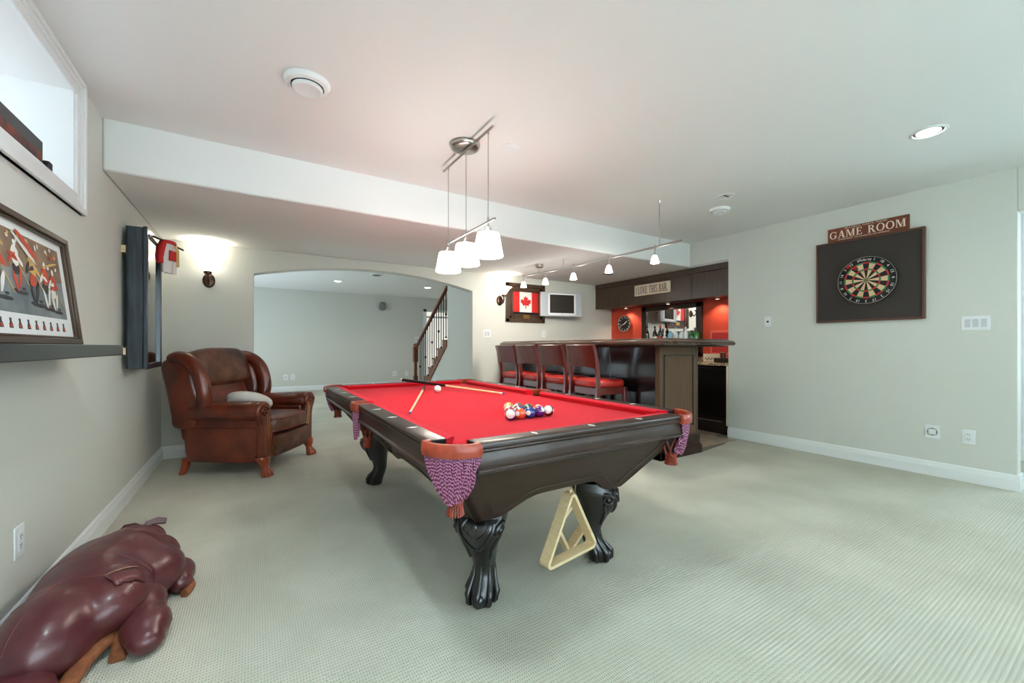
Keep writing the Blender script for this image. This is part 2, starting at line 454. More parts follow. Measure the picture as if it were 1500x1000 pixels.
# wall that closes the stair: full height near, under the stringer beyond
zt = lambda y: .155+.19*(8.65-y)/.235
poly = [(5.54, 0), (8.55, 0), (7.05, zt(7.05)-.30), (7.05, 2.65), (5.54, 2.65)]
M_yz = Matrix(((0, 0, 1, 0), (1, 0, 0, 0), (0, 1, 0, 0), (0, 0, 0, 1)))   # (a,b,c)->(x=c,y=a,z=b)
struct(MB().prism(poly, 3.03, 3.13, M_yz).build('wall_stair', WALL))
struct(B(4.05, 4.15, 5.54, 8.9, 0, 2.65).build('wall_stair_inner', WALL))


def base_prof(name, p0, p1, inward):
    """moulded baseboard running p0->p1 in plan, thickness towards inward"""
    p0 = Vector((*p0, 0)); p1 = Vector((*p1, 0)); n = Vector((*inward, 0))
    pr = [(0, 0), (.018, 0), (.018, .082), (.014, .09), (.014, .096), (.010, .102), (.010, .112), (.005, .122), (0, .126)]
    m = MB(); m.loft([[p+n*a+Vector((0, 0, b)) for a, b in pr] for p in (p0, p1)])
    return struct(m.build(name, TRIM))


base_prof('baseboard_left', (XL, YR), (XL, YB), (1, 0))
base_prof('baseboard_back', (XL, YB), (x0, YB), (0, -1))
base_prof('baseboard_back_right', (x1, YB), (3.4, YB), (0, -1))
base_prof('baseboard_right', (XR, 2.945), (XR, .6252), (-1, 0))
base_prof('baseboard_far', (-1.6, 11.9), (4.30, 11.9), (0, -1))
base_prof('baseboard_stair', (3.03, 5.54), (3.03, 8.3), (-1, 0))
base_prof('baseboard_hall', (6.5, YR), (6.5, 2.8), (-1, 0))
m = MB(); m.box(XR-.018, XR+.14, .607, .6248, 0, .09); m.box(XR-.012, XR+.14, .612, .6248, .09, .126)
struct(m.build('baseboard_jamb', TRIM))

# high window of the left wall: casing, deep white reveal, sash and pane
w = struct(B(XL-.56, XL-.53, wy0-.02, wy1+.02, wz0-.02, wz1+.02).build('window_1', PANE))
m = MB()
m.box(XL-.56, XL, wy1-.012, wy1+.02, wz0, wz1); m.box(XL-.56, XL, wy0-.02, wy0+.012, wz0, wz1)
m.box(XL-.56, XL, wy0, wy1, wz0-.02, wz0+.012); m.box(XL-.56, XL, wy0, wy1, wz1-.012, wz1+.02)
m.build('window_reveal', TRIM, w)
m = MB()
for y in (wy0+.03, (wy0+wy1)/2, wy1-.03): m.box(XL-.55, XL-.50, y-.03, y+.03, wz0, wz1)
m.box(XL-.55, XL-.50, wy0, wy1, wz0, wz0+.05); m.box(XL-.55, XL-.50, wy0, wy1, wz1-.05, wz1)
m.build('window_frame', TRIM, w, bevel=.004)


def casing(y0, y1, z0, z1, wd, m):
    for a, b, t in ((0, wd, .012), (wd*.45, wd, .018), (wd*.72, wd, .027)):
        m.box(XL-.004, XL+t, y1+a, y1+b, z0-b, z1+b); m.box(XL-.004, XL+t, y0-b, y0-a, z0-b, z1+b)
        m.box(XL-.004, XL+t, y0-a, y1+a, z0-b, z0-a)
        if z1+a < ZC-.005: m.box(XL-.004, XL+t, y0-a, y1+a, z1+a, min(z1+b, ZC-.001))
    return m


m = casing(wy0, wy1, wz0, wz1-.02, .092, MB()); m.v = [(x, y, min(z, ZC-.001)) for x, y, z in m.v]
m.build('window_casing', TRIM, w, bevel=.003)
for i, (a, b, z0_) in enumerate(((-.7, 2.15, .06), (2.85, 4.55, .65))):  # rear windows are added out of view as daylight sources
    w = struct(B(a, b, YR-.10, YR-.08, z0_, 2.25).build('window_%d' % (i+2), GLASS))
    m = MB()
    for k in range(4):
        x = a+.03+(b-a-.06)*k/3; m.box(x-.03, x+.03, YR-.11, YR-.05, z0_, 2.25)
    m.box(a, b, YR-.11, YR-.05, z0_, z0_+.06); m.box(a, b, YR-.11, YR-.05, 2.19, 2.25)
    m.build('window_frame', TRIM, w)
w = struct(B(-1.76, -1.74, 7.4, 10.2, .75, 2.25).build('window_4', GLASS))  # unseen window added to bring daylight into the far room
m = MB()
for y in (7.43, 8.8, 10.17): m.box(-1.77, -1.70, y-.03, y+.03, .75, 2.25)
m.build('window_frame', TRIM, w)
# white-cased door in the far wall behind the stair rail
d = struct(B(4.42, 5.2, 11.86, 11.9, 0, 2.18).build('door_1', mat('sunlit_door_glass', rgb(238, 232, 216), .3, emit=.3, ecol=(1, .97, .9, 1))))
m = MB(); m.box(4.33, 4.42, 11.85, 11.9, 0, 2.26); m.box(5.2, 5.29, 11.85, 11.9, 0, 2.26); m.box(4.33, 5.29, 11.85, 11.9, 2.18, 2.26); m.box(4.42, 5.2, 11.845, 11.87, 2.0, 2.06)
m.build('door_casing', TRIM, d, bevel=.004)

# tiled floor behind the bar
bf = struct(MB().prism([(4.02, 2.66), (4.66, 2.745), (5.066, 2.945), (5.53, 2.945), (5.53, YB), (4.02, YB)], 0, .004).build('floor_bar', GROUT))
tile_me = B(-.148, .148, -.148, .148, 0, .005).mesh('tile', TILE)
for i in range(5):
    for j in range(9):
        x = 4.18+.302*i; y = 2.92+.302*j
        if x > 5.40 or (x > 4.9 and y < 3.05) : continue
        o = bpy.data.objects.new('tile', tile_me); C.objects.link(o); o.parent = bf; o.location = (x, y, .002)

# ================================================================== pool table
TX0, TX1, TY0, TY1 = .51, 1.909, 1.25, 3.852
TCX, TCY = (TX0+TX1)/2, (TY0+TY1)/2
HX, HY = (TX1-TX0)/2, (TY1-TY0)/2
pt = thing('pool_table', 'dark carved pool table with red felt, fringed leather pockets and claw feet', 'pool table', (TCX, TCY, 0))
ZR, ZB = .80, .762
CUT, SGAP, WD = .145, .066, .082     # corner cut, half side gap, wood width
prof = [(WD, .798), (.030, .800), (.008, .799), (.0015, .796), (0, .792), (0, .787), (.006, .784), (.006, .780), (.001, .777), (.001, .770), (.009, .766), (.013, .762), (.013, .757),
        (.010, .745), (.009, .73), (.010, .714), (.006, .709), (.002, .706), (.002, .698), (.008, .694), (.03, .692), (WD, .70)]
cprof = [(WD, .798), (.118, .797), (.132, .792), (.134, .788), (.128, .782), (.112, ZB-.002), (WD, ZB-.002)]


def rail(cx, cy, ang, L, ext):
    """a rail whose outer face looks along -y before turning; centre of its outer edge at cx,cy"""
    M = T(cx, cy, 0) @ RZ(ang)
    m = MB(); rings = []
    for x in (-L/2, -L/2+.004, L/2-.004, L/2):
        k = .002 if abs(x) == L/2 else 0
        rings.append([(x, a+(k if a < .05 else 0), z-(k if z > .79 else 0)) for a, z in prof])
    m.loft(rings, M=M); o = m.build('rail', ESP_H, pt, smooth=35)
    m = MB(); rings = []
    for sx in (-1, 1):
        rings.append([(sx*(L/2+.01-(a-WD)*ext), a, z) for a, z in cprof])
    m.loft(rings, M=M); m.build('cushion', FELT, o, smooth=40)
    # dark end caps beside the pockets
    for sx in (-1, 1):
        c = MB().box(min(sx*L/2, sx*(L/2+.007)), max(sx*L/2, sx*(L/2+.007)), .004, WD, .692, .799, M); c.build('rail_cap', BLACKP, o, bevel=.003)
    return o, M


sight_me = MB().prism([(0, -.024), (.010, 0), (0, .024), (-.010, 0)], 0, .0018).mesh('sight', IVORY)
LL = HY-CUT-SGAP
specs = [(0, -HY, 0, 2*(HX-CUT)), (0, HY, PI, 2*(HX-CUT))]
for sy in (-1, 1):
    specs.append((-HX, sy*(SGAP+LL/2), -PI/2, LL)); specs.append((HX, sy*(SGAP+LL/2), PI/2, LL))
for cx, cy, a, L in specs:
    o, M = rail(cx, cy, a, L, .9)
    for f in (-.25, 0, .25):
        q = bpy.data.objects.new('sight', sight_me); C.objects.link(q); q.parent = o
        q.location = M @ Vector((f*L*1.06, .044, ZR-.0012)); q.rotation_euler = (0, 0, a)
# bed: cloth slab with chamfered corners and notched sides
bx, by = HX-.08, HY-.08
half = [(bx-.075, -by), (bx, -by+.075), (bx, -.05), (bx-.035, -.03), (bx-.035, .03), (bx, .05), (bx, by-.075), (bx-.075, by)]
poly = half+[(-x, -y) for x, y in half]
MB().prism(poly, .725, ZB).build('bed_cloth', FELT, pt)
MB().box(-HX+.09, HX-.09, -HY+.09, HY-.09, .66, .722).build('slate_frame', ESP, pt)


def cabinet(half_w, half_l, is_end):
    """sloping cabinet wall with a shaped lower edge; built facing -y, mirrored for the other side"""
    top_in, bot_in = .055, .275
    n = 48
    def P(s, f, off=0):                         # s -1..1 along, f 0 top ..1 at z=.40
        ins = top_in+(bot_in-top_in)*f
        x = s*(half_w-ins); y = -(half_l-ins); z = .70-.30*f
        return Vector((x, y-off*.81, z-off*.59))
    def fb(s):
        a = abs(s)
        if is_end:
            lift = 0 if a > .80 else .5-.5*math.cos(PI*min(1, (.80-a)/.52)); return 1-.30*lift
        if a < .16: return .80+.08*math.cos(a/.16*PI)
        lift = 0 if a > .84 else .5-.5*math.cos(PI*min(1, (.84-a)/.34))
        return 1-.34*lift+(.06 if .16 <= a < .26 else 0)*(1-(a-.16)/.10)
    m = MB(); out = []; inn = []
    for i in range(n+1):
        s = -1+2*i/n; f1 = fb(s)
        out.append([P(s, f) for f in (0, f1*.5, f1)]); inn.append([P(s, f)+Vector((0, .03, 0)) for f in (f1, f1*.5, 0)])
    m.loft([a+b for a, b in zip(out, inn)])
    # raised bead that outlines the panel
    b = MB(); pts = []
    for i in range(25): pts.append(P(-.86+1.72*i/24, .10, .001))
    low = []
    for i in range(25):
        s = .80-1.6*i/24; low.append(P(s, fb(s)-.13, .001))
    b.tube(pts+low, .0035, 6, loop=True)
    return m, b


for is_end, (hw, hl), angs in ((True, (HX, HY), (0, PI)), (False, (HY, HX), (PI/2, -PI/2))):
    for a in angs:
        m, b = cabinet(hw, hl, is_end)
        o = xf(m, RZ(a)).build('end_panel' if is_end else 'side_panel', ESP, pt, smooth=30)
        xf(b, RZ(a)).build('panel_bead', ESP_H, o, smooth=60)
        if not is_end:
            c = MB()
            for k in (-1, 1):
                c.tube(bez([(k*.02, 0, .60), (k*.07, 0, .585), (k*.12, 0, .545), (k*.17, 0, .55), (k*.18, 0, .575), (k*.15, 0, .58)], 6), [.010]*13+[.008]*18, 6)
                c.tube(bez([(0, 0, .555), (k*.035, 0, .53), (k*.05, 0, .50), (k*.02, 0, .485)], 6), .011, 6)
            c.ell((0, 0, .53), (.022, .012, .045))
            c.v = [(x, y-(hl-.055-.22*(.70-z)/.30)-.003, z) for x, y, z in c.v]
            xf(c, RZ(a)).build('carving', ESP, o, smooth=60)


def leg_mesh():
    """cabriole leg with outward direction +x; square knee, thin ankle, claw-and-ball foot"""
    m = MB()
    m.loft([ring(c, 0, z, a, b, 28, e) for z, c, a, b, e in LST])
    return m


LST = [(.425, .0, .100, .100, .55), (.395, .0, .104, .104, .55), (.385, .012, .112, .108, .6), (.36, .026, .116, .104, .68), (.325, .034, .108, .094, .75), (.285, .028, .092, .078, .8),
       (.24, .014, .074, .064, .85), (.195, .002, .060, .055, .9), (.155, -.004, .053, .050, .95), (.125, -.002, .050, .048, 1), (.10, .008, .053, .051, 1),
       (.075, .024, .058, .055, 1), (.05, .036, .060, .057, 1), (.025, .040, .058, .055, 1), (.004, .038, .050, .050, 1)]


def on_leg(z, ph, off=0.):
    """point on the leg skin at height z and direction ph from outward"""
    for p, q in zip(LST, LST[1:]):
        if q[0] <= z <= p[0]:
            t = (p[0]-z)/(p[0]-q[0]); c, a, b, e = [p[i]*(1-t)+q[i]*t for i in (1, 2, 3, 4)]
            cx, sx_ = math.cos(ph), math.sin(ph)
            x = a*math.copysign(abs(cx)**e, cx); y = b*math.copysign(abs(sx_)**e, sx_); L = math.hypot(x, y)
            return (c+x*(1+off/L), y*(1+off/L), z)
    return (0, 0, z)


def claw_mesh():
    m = MB()
    for ph in (-95, -48, 0, 48, 95):
        p = math.radians(ph)
        pts = [on_leg(z, p, o_) for z, o_ in ((.165, -.006), (.14, -.002), (.115, .001), (.09, .004), (.068, .008), (.055, .012), (.040, .010), (.022, .008), (.008, .002))]
        m.tube(pts, [.006, .008, .009, .010, .013, .014, .011, .013, .008], 8)
    m.ell((.088, 0, .032), (.024, .030, .031), 16, 10)
    return m


def knee_carving():
    m = MB()
    def path(L, r): m.tube(bez([on_leg(z, ph, .003) for z, ph in L], 6), r, 6)
    for s_ in (-1, 1):
        sp = []
        for i in range(30):                    # scroll on each flank
            a = i*.40; r = 1-i/34.; p = on_leg(.352+.030*r*math.sin(a+1.2), s_*(1.15+.34*r*math.cos(a+1.2)), .004); sp.append(p)
        m.tube(sp, [.0095-.004*i/30 for i in range(30)], 6); m.ell(on_leg(.352, s_*1.15, .006), (.012, .012, .012), 8, 6)
        path([(.322, s_*1.35), (.285, s_*1.15), (.245, s_*.95), (.205, s_*.85)], .0075)
        path([(.385, s_*.62), (.35, s_*.66), (.31, s_*.50), (.28, s_*.30), (.262, s_*.08)], .008)
        path([(.392, s_*.20), (.37, s_*.38), (.345, s_*.28), (.32, s_*.06)], .006)
    m.ell(on_leg(.368, 0, .002), (.008, .014, .018), 10, 8); m.ell(on_leg(.262, 0, 0), (.008, .014, .008), 10, 8)
    return m


leg_me = leg_mesh().mesh('leg', LEGW, 40); claw_me = claw_mesh().mesh('claw_foot', LEGW, 60); knee_me = knee_carving().mesh('knee_carving', LEGW, 60)
for sx in (-1, 1):
    for sy in (-1, 1):
        o = bpy.data.objects.new('leg', leg_me); C.objects.link(o); o.parent = pt
        o.location = (sx*(HX-.375), sy*(HY-.395), 0); o.rotation_euler = (0, 0, math.atan2(sy, sx))
        for me in (claw_me, knee_me):
            q = bpy.data.objects.new(me.name, me); C.objects.link(q); q.parent = o


def pocket(x, y, ang, corner):
    """leather iron with fringe skirt, net and tassel; outward is local +x"""
    M = T(x, y, 0) @ RZ(ang)
    # iron arc
    if corner:
        path = [(-.205+.150*math.cos(t), .145*math.sin(t)) for t in [(-1+2*i/28)*PI/4 for i in range(29)]]
        path = [(-.118, -.088)]+path+[(-.118, .088)]
    else:
        path = [(.012*math.cos(PI/2*(-1+2*i/24))-.0, .066*(-1+2*i/24)) for i in range(25)]
        path = [(-.085, -.062)]+path+[(-.085, .062)]
    m = MB(); n = len(path); rings = []
    sec = [(.010, .756), (.013, .775), (.012, .793), (.006, .802), (-.004, .803), (-.012, .799), (-.013, .780), (-.008, .757)]
    for i, (px, py) in enumerate(path):
        a = Vector(path[max(i-1, 0)]); b = Vector(path[min(i+1, n-1)]); t = (b-a)
        t = t.normalized() if t.length else Vector((0, 1)); nx, ny = t.y, -t.x
        rings.append([(px+nx*d, py+ny*d, z) for d, z in sec])
    m.loft(rings, M=M); iron = m.build('pocket_iron', IRON, pt, smooth=50)
    # fringe skirt (twisted cords)
    f = MB(); vis = [p for p in path[1:-1]]
    N = 40 if corner else 26
    for i in range(N):
        t = i/(N-1)*(len(vis)-1); k = min(int(t), len(vis)-2); u = t-k
        px = vis[k][0]*(1-u)+vis[k+1][0]*u; py = vis[k][1]*(1-u)+vis[k+1][1]*u
        w = py/(.104 if corner else .066)
        L = .150+.020*(1-w*w)+random.uniform(-.006, .006)
        pts = []
        for j in range(9):
            q = j/8; yy = py*(1-.52*q**1.5)+.004*math.sin(q*9+i); xx = px-.006-(.030 if corner else .006)*q**2+.003*math.sin(q*7+i*2)
            pts.append((xx, yy, .758-L*q))
        f.tube(pts, .0042, 5, M)
    b = MB()
    b.loft([[(px-.002, py, z) for px, py in vis] for z in (.764, .742)], closed=False, M=M)
    fo = f.build('fringe', CORD, iron, smooth=60); fo['kind'] = 'stuff'
    b.build('fringe_band', mat('fringe_band_%d' % len(MATS), rgb(128, 84, 122), .7), iron, smooth=60)
    # net basket with strap lattice and tassel
    cxn = -.142 if corner else -.072
    rn = .062 if corner else .048
    lat = MB()
    for k in range(7):
        for d in (-1, 1):
            pts = []
            for j in range(10):
                q = j/9; a = 2*PI*k/7+d*1.1*q; r = rn*(1-.62*q**1.6); pts.append((cxn+r*math.cos(a), r*math.sin(a), .735-.155*q))
            lat.tube(pts, .0045, 5, M)
    for z, r in ((.735, rn), (.582, rn*.40)):
        lat.tube([(cxn+r*math.cos(2*PI*k/20), r*math.sin(2*PI*k/20), z) for k in range(20)], .006, 6, M, loop=True)
    lat.build('net', NETL, iron, smooth=60)
    ts = MB()
    for k in range(18):
        a = 2*PI*k/18; r = rn*.38
        ts.tube([(cxn+r*math.cos(a), r*math.sin(a), .585), (cxn+r*1.05*math.cos(a), r*1.05*math.sin(a), .56), (cxn+r*1.25*math.cos(a), r*1.25*math.sin(a), .532)], .004, 4, M)
    ts.lathe([(rn*.2, .60), (rn*.42, .585), (rn*.42, .572), (rn*.3, .565)], 16, M @ T(cxn, 0, 0))
    ts.build('tassel', NETL, iron)
    # dark lining of the hole
    lin_ = MB(); lin_.loft([[(cxn+r*math.cos(2*PI*k/18), r*math.sin(2*PI*k/18), z) for k in range(18)] for r, z in ((rn*.98, .755), (rn*.9, .68), (rn*.5, .60))], cap=False, M=M)
    lin_.add([(cxn+rn*.5*math.cos(2*PI*k/18), rn*.5*math.sin(2*PI*k/18), .60) for k in range(18)], [tuple(range(18))], M)
    lin_.build('pocket_lining', RUBBER, iron, smooth=60)


for sx in (-1, 1):
    for sy in (-1, 1): pocket(sx*HX, sy*HY, math.atan2(sy, sx), True)
    pocket(sx*HX, 0, 0 if sx > 0 else PI, False)

# ------------------------------------------------------------------ balls
def ball_mat(n):
    cols = {1: (222, 170, 50), 2: (28, 60, 150), 3: (196, 40, 36), 4: (96, 34, 120), 5: (226, 96, 52), 6: (20, 110, 76), 7: (110, 26, 34), 8: (16, 16, 18)}
    c = rgb(*cols[n if n <= 8 else n-8]); wh = rgb(236, 232, 222)
    m = mat('ball_%d' % n, c, .08, coat=.6); nt = m.node_tree; b = nt.nodes['Principled BSDF']
    tc = nt.nodes.new('ShaderNodeTexCoord'); sp = nt.nodes.new('ShaderNodeSeparateXYZ'); nt.links.new(tc.outputs['Object'], sp.inputs[0])
    R = .0292
    def gt(out, v):
        x = nt.nodes.new('ShaderNodeMath'); x.operation = 'GREATER_THAN'; nt.links.new(out, x.inputs[0]); x.inputs[1].default_value = v; return x.outputs[0]
    def ab(out):
        x = nt.nodes.new('ShaderNodeMath'); x.operation = 'ABSOLUTE'; nt.links.new(out, x.inputs[0]); return x.outputs[0]
    def mixc(f, a, bcol):
        x = nt.nodes.new('ShaderNodeMix'); x.data_type = 'RGBA'; nt.links.new(f, x.inputs['Factor'])
        if isinstance(a, tuple): x.inputs['A'].default_value = a
        else: nt.links.new(a, x.inputs['A'])
        x.inputs['B'].default_value = bcol; return x.outputs['Result']
    col = c
    if n > 8: col = mixc(gt(ab(sp.outputs['Z']), R*.62), c, wh)       # white caps, coloured band
    col = mixc(gt(ab(sp.outputs['X']), R*.90), col, wh)                 # number discs on the band
    nt.links.new(col, b.inputs['Base Color']); return m


BR = .0292
bm_ = MB().ell((0, 0, 0), BR, 28, 18)
order = [[12, 5, 2, 4, 15], [3, 10, 8, 13], [11, 7, 6], [1, 14], [9]]
CN = {1: 'yellow', 2: 'blue', 3: 'red', 4: 'purple', 5: 'orange', 6: 'green', 7: 'maroon', 8: 'black'}
rowtxt = ['in the row of five nearest the camera', 'in the second row of the rack', 'in the third row of the rack', 'in the fourth row of the rack', 'at the far tip of the rack']
random.seed(11)
for r, row in enumerate(order):
    for i, n in enumerate(row):
        x = 1.2115+(i-(len(row)-1)/2)*.0600; y = 1.752+r*.0522
        mt = ball_mat(n) if ('ball_%d' % n) not in MATS else MATS['ball_%d' % n]
        o = bpy.data.objects.new('billiard_ball', bm_.mesh('billiard_ball', mt, 180)); C.objects.link(o)
        o.location = (x, y, ZB+BR)
        o.rotation_euler = (random.uniform(0, 6), random.uniform(0, 6), random.uniform(0, 6))
        if n == 12 or n == 15: o.rotation_euler = (Vector((-.50, -.82, .30)) if n == 12 else Vector((-.72, -.55, .45))).to_track_quat('Z', 'Y').to_euler()   # white cap turned to the table's near end
        kind = ('%s striped' % CN[n-8]) if n > 8 else ('solid %s' % CN[n])
        tag(o, '%s billiard ball %s' % (kind, rowtxt[r]), 'billiard ball', 'racked billiard balls')
cue_b = MB().ell((0, 0, 0), BR, 28, 18).build('cue_ball', mat('cue_ball_white', rgb(238, 234, 224), .08, coat=.6), smooth=180, loc=(1.259, 3.13, ZB+BR+.0004))
tag(cue_b, 'white cue ball alone beside the crossed cue sticks', 'billiard ball')


def cue(tip, butt, label, dark):
    t = thing('cue_stick', label, 'cue stick', tip, 0, 'cue sticks on the table')
    d = Vector(butt)-Vector(tip); L = d.length; u = d.normalized()
    def seg(name, a, b, ra, rb, mt): MB().tube([u*a, u*b], [ra, rb], 12).build(name, mt, t, smooth=60)
    seg('tip', 0, .012, .0062, .0064, mat('cue_tip_%d' % len(MATS), rgb(60, 90, 150), .8)); seg('ferrule', .012, .04, .0064, .0066, IVORY)
    seg('shaft', .04, L*dark, .0066, .0098, MAPLE); seg('butt', L*dark, L-.02, .0098, .0150, BLACKP if dark < .6 else STOOLW); seg('bumper', L-.02, L, .0150, .0140, IVORY if dark < .6 else BLACKP)


cue((1.635, 2.715, ZB+.009), (1.165, 3.775, .826), 'cue stick with black butt resting on the far rail', .52)
cue((.724, 2.198, ZB+.008), (1.262, 3.44, ZB+.016), 'cue stick lying flat on the felt, tip towards the left rail', .80)

# ------------------------------------------------------------------ racks hanging under the near end
def rack(name, label, outline, z0, loc, rot, depth=.055):
    """closed wooden band following outline (xz), thickness inward"""
    t = thing(name, label, 'ball rack', loc, rot, 'wooden ball racks hung under the table')
    m = MB(); n = len(outline); rings = []
    cx = sum(p[0] for p in outline)/n; cz = sum(p[1] for p in outline)/n
    for i, p in enumerate(outline):
        a = Vector(outline[(i-1) % n]); b = Vector(outline[(i+1) % n]); d = (b-a).normalized(); nrm = Vector((d.y, -d.x))
        if nrm.dot(Vector((cx, cz))-Vector(p)) < 0: nrm = -nrm
        q = Vector(p)+nrm*.014
        rings.append([(p[0], -depth/2, p[1]), (p[0], depth/2, p[1]), (q.x, depth/2, q.y), (q.x, -depth/2, q.y)])
    m.loft(rings, loop=True); m.build('frame', MAPLE, t, smooth=35)
    return t


def round_poly(pts, r, n=7):
    out = []; N = len(pts)
    for i in range(N):
        p = Vector(pts[i]); a = (Vector(pts[i-1])-p).normalized(); b = (Vector(pts[(i+1) % N])-p).normalized()
        h = math.acos(max(-1, min(1, a.dot(b))))/2; d = r/math.tan(h); c = p+(a+b).normalized()*(r/math.sin(h))
        s = p+a*d-c; e = p+b*d-c; a0 = math.atan2(s.y, s.x); a1 = math.atan2(e.y, e.x)
        da = (a1-a0+PI) % (2*PI)-PI
        for k in range(n): out.append((c.x+r*math.cos(a0+da*k/(n-1)), c.y+r*math.sin(a0+da*k/(n-1))))
    return out


tri = round_poly([(0, 0), (.188, -.325), (-.188, -.325)], .024)
t = rack('triangle_rack', 'large pale wooden triangle rack hanging from a hook under the table', tri, 0, (1.262, 1.50, .468), .16)
m = MB(); m.tube(bez([(0, 0, .045), (.0, .0, .015), (.012, 0, -.012), (0, 0, -.026), (-.012, 0, -.012)], 5), .003, 6); m.build('hook', BRASS, t)
dia = round_poly([(0, 0), (.080, -.158), (-.045, -.275), (-.125, -.117)], .008)
t = rack('diamond_rack', 'narrow pale wooden diamond rack hanging behind the triangle rack', dia, 0, (1.375, 1.60, .372), .0, .05)
m = MB(); m.tube(bez([(0, -.02, .11), (.0, -.01, .03), (.012, 0, -.005), (0, 0, -.020), (-.012, 0, -.008)], 5), .003, 6); m.build('hook', BRASS, t)

# ================================================================== wing armchair
ch = thing('wing_armchair', 'brown leather wing recliner with rolled arms and claw feet in the corner', 'armchair', (-.016, 4.706, 0), math.atan2(-.556, .831))


def soft(c, r, e=.45, nu=32, nv=18): return MB().ell(c, r, nu, nv, e=e)


def pillowbox(x0, x1, y0, y1, z0, z1, e=.35): return soft(((x0+x1)/2, (y0+y1)/2, (z0+z1)/2), ((x1-x0)/2, (y1-y0)/2, (z1-z0)/2), e)


m = MB(); m.loft([ring(-.005, 0, z, rx, ry, 36, .28) for z, rx, ry in ((.125, .36, .39), (.20, .372, .402), (.34, .378, .408), (.42, .375, .405))])
m.build('base', LEATHER, ch, smooth=40)
pillowbox(-.16, .435, -.285, .285, .345, .505, .38).build('seat_cushion', LEATHER_WORN, ch, smooth=60)
sc = MB()
for z in (.372, .478):
    sc.tube([(.150+.283*math.copysign(abs(math.cos(a))**.38, math.cos(a)), .283*math.copysign(abs(math.sin(a))**.38, math.sin(a)), z) for a in [2*PI*k/40 for k in range(40)]], .006, 6, loop=True)
sc.build('seat_piping', LEATHER, ch, smooth=60)
m = MB(); rings = []
for i in range(11):
    q = -1+2*i/10
    rings.append([(.345, .275*q, .15), (.405+.012*(1-q*q), .275*q, .165), (.432+.014*(1-q*q), .275*q, .25), (.425+.012*(1-q*q), .275*q, .335), (.345, .275*q, .35)])
m.loft(rings); m.build('footrest', LEATHER_WORN, ch, smooth=60)
for sy in (-1, 1):
    # rolled arm
    m = MB(); path = [(-.26, sy*.375, .555), (-.10, sy*.378, .565), (.08, sy*.382, .572), (.24, sy*.386, .575), (.33, sy*.388, .572), (.355, sy*.388, .570)]
    rings = []
    for i, (x, y, z) in enumerate(path):
        r = [.080, .084, .088, .092, .094, .080][i]
        rings.append([(x, y+1.06*r*math.cos(2*PI*k/24), z+.92*r*math.sin(2*PI*k/24)) for k in range(24)])
    m.loft(rings); arm = m.build('armrest', LEATHER, ch, smooth=50)
    sp = [(.390, sy*(.388+.05*(1-i/30)*math.cos(i*.42)), .572+.05*(1-i/30)*math.sin(i*.42)) for i in range(30)]
    MB().tube(sp, .010, 6).build('arm_scroll', LEATHER, arm, smooth=60)
    m = MB(); m.box(-.30, .33, min(sy*.30, sy*.400), max(sy*.30, sy*.400), .40, .54); m.build('arm_panel', LEATHER, ch, bevel=.03, seg=3)
    # flaring front stile with nail heads
    prof_ = [(.388+.088*math.cos(a_), .575+.082*math.sin(a_)) for a_ in [-.6+(PI+1.2)*k/16 for k in range(17)]]
    prof_ = prof_+[(.308, .50), (.296, .45), (.276, .40), (.262, .34), (.258, .25), (.258, .135), (.415, .135), (.415, .30), (.418, .42), (.435, .49)]
    pl = [(sy*p[0], p[1]) for p in prof_]
    m = MB().prism(pl, .325, .385, Matrix(((0, 0, 1, 0), (1, 0, 0, 0), (0, 1, 0, 0), (0, 0, 0, 1))))
    st = m.build('front_stile', LEATHER, ch, bevel=.018, seg=3)
    nh = MB()
    for k in range(34):
        p = bez([(.318, 0, .56), (.322, 0, .50), (.308, 0, .43), (.290, 0, .34), (.280, 0, .24), (.280, 0, .16)], 8)[min(k, 40)]
        nh.ell((.386, sy*p.x, .56-.012*k), (.004, .004, .004), 6, 4); nh.ell((.386, sy*(p.x+.028), .56-.012*k), (.004, .004, .004), 6, 4)
    n_ = nh.build('nail_head', BRASS, st); n_['kind'] = 'stuff'
    # wing
    side = bez([(-.19, 0, .60), (-.175, 0, .70), (-.20, 0, .82), (-.23, 0, .92), (-.29, 0, .99), (-.37, 0, 1.02), (-.46, 0, 1.02), (-.525, 0, .98), (-.49, 0, .78), (-.43, 0, .52), (-.40, 0, .42), (-.22, 0, .42), (-.20, 0, .50)], 4)
    rings = []; N = 13
    for k, (off, ins) in enumerate(((-.05, .040), (-.035, .012), (-.01, 0), (.02, 0), (.042, .014), (.055, .045))):
        rr = []
        cx = sum(p.x for p in side)/len(side); cz = sum(p.z for p in side)/len(side)
        for p in side:
            d = Vector((cx-p.x, 0, cz-p.z)); d.normalize()
            fl = .045*max(0, (p.x+.40)/.3)*max(0, min(1, (p.z-.5)/.3))
            rr.append((p.x+d.x*ins, sy*(.372+off+fl), p.z+d.z*ins))
        rings.append(rr)
    m = MB().loft(rings); wg = m.build('wing', LEATHER, ch, smooth=50)
    rl = bez([(-.15, sy*.395, .53), (-.135, sy*.405, .62), (-.125, sy*.418, .72), (-.145, sy*.425, .83), (-.185, sy*.422, .93), (-.26, sy*.41, 1.005), (-.36, sy*.395, 1.035), (-.46, sy*.38, 1.02)], 5)
    MB().tube(rl, [.03, .04, .05]+[.058]*(len(rl)-6)+[.055, .05, .04], 14).build('wing_roll', LEATHER, wg, smooth=60)
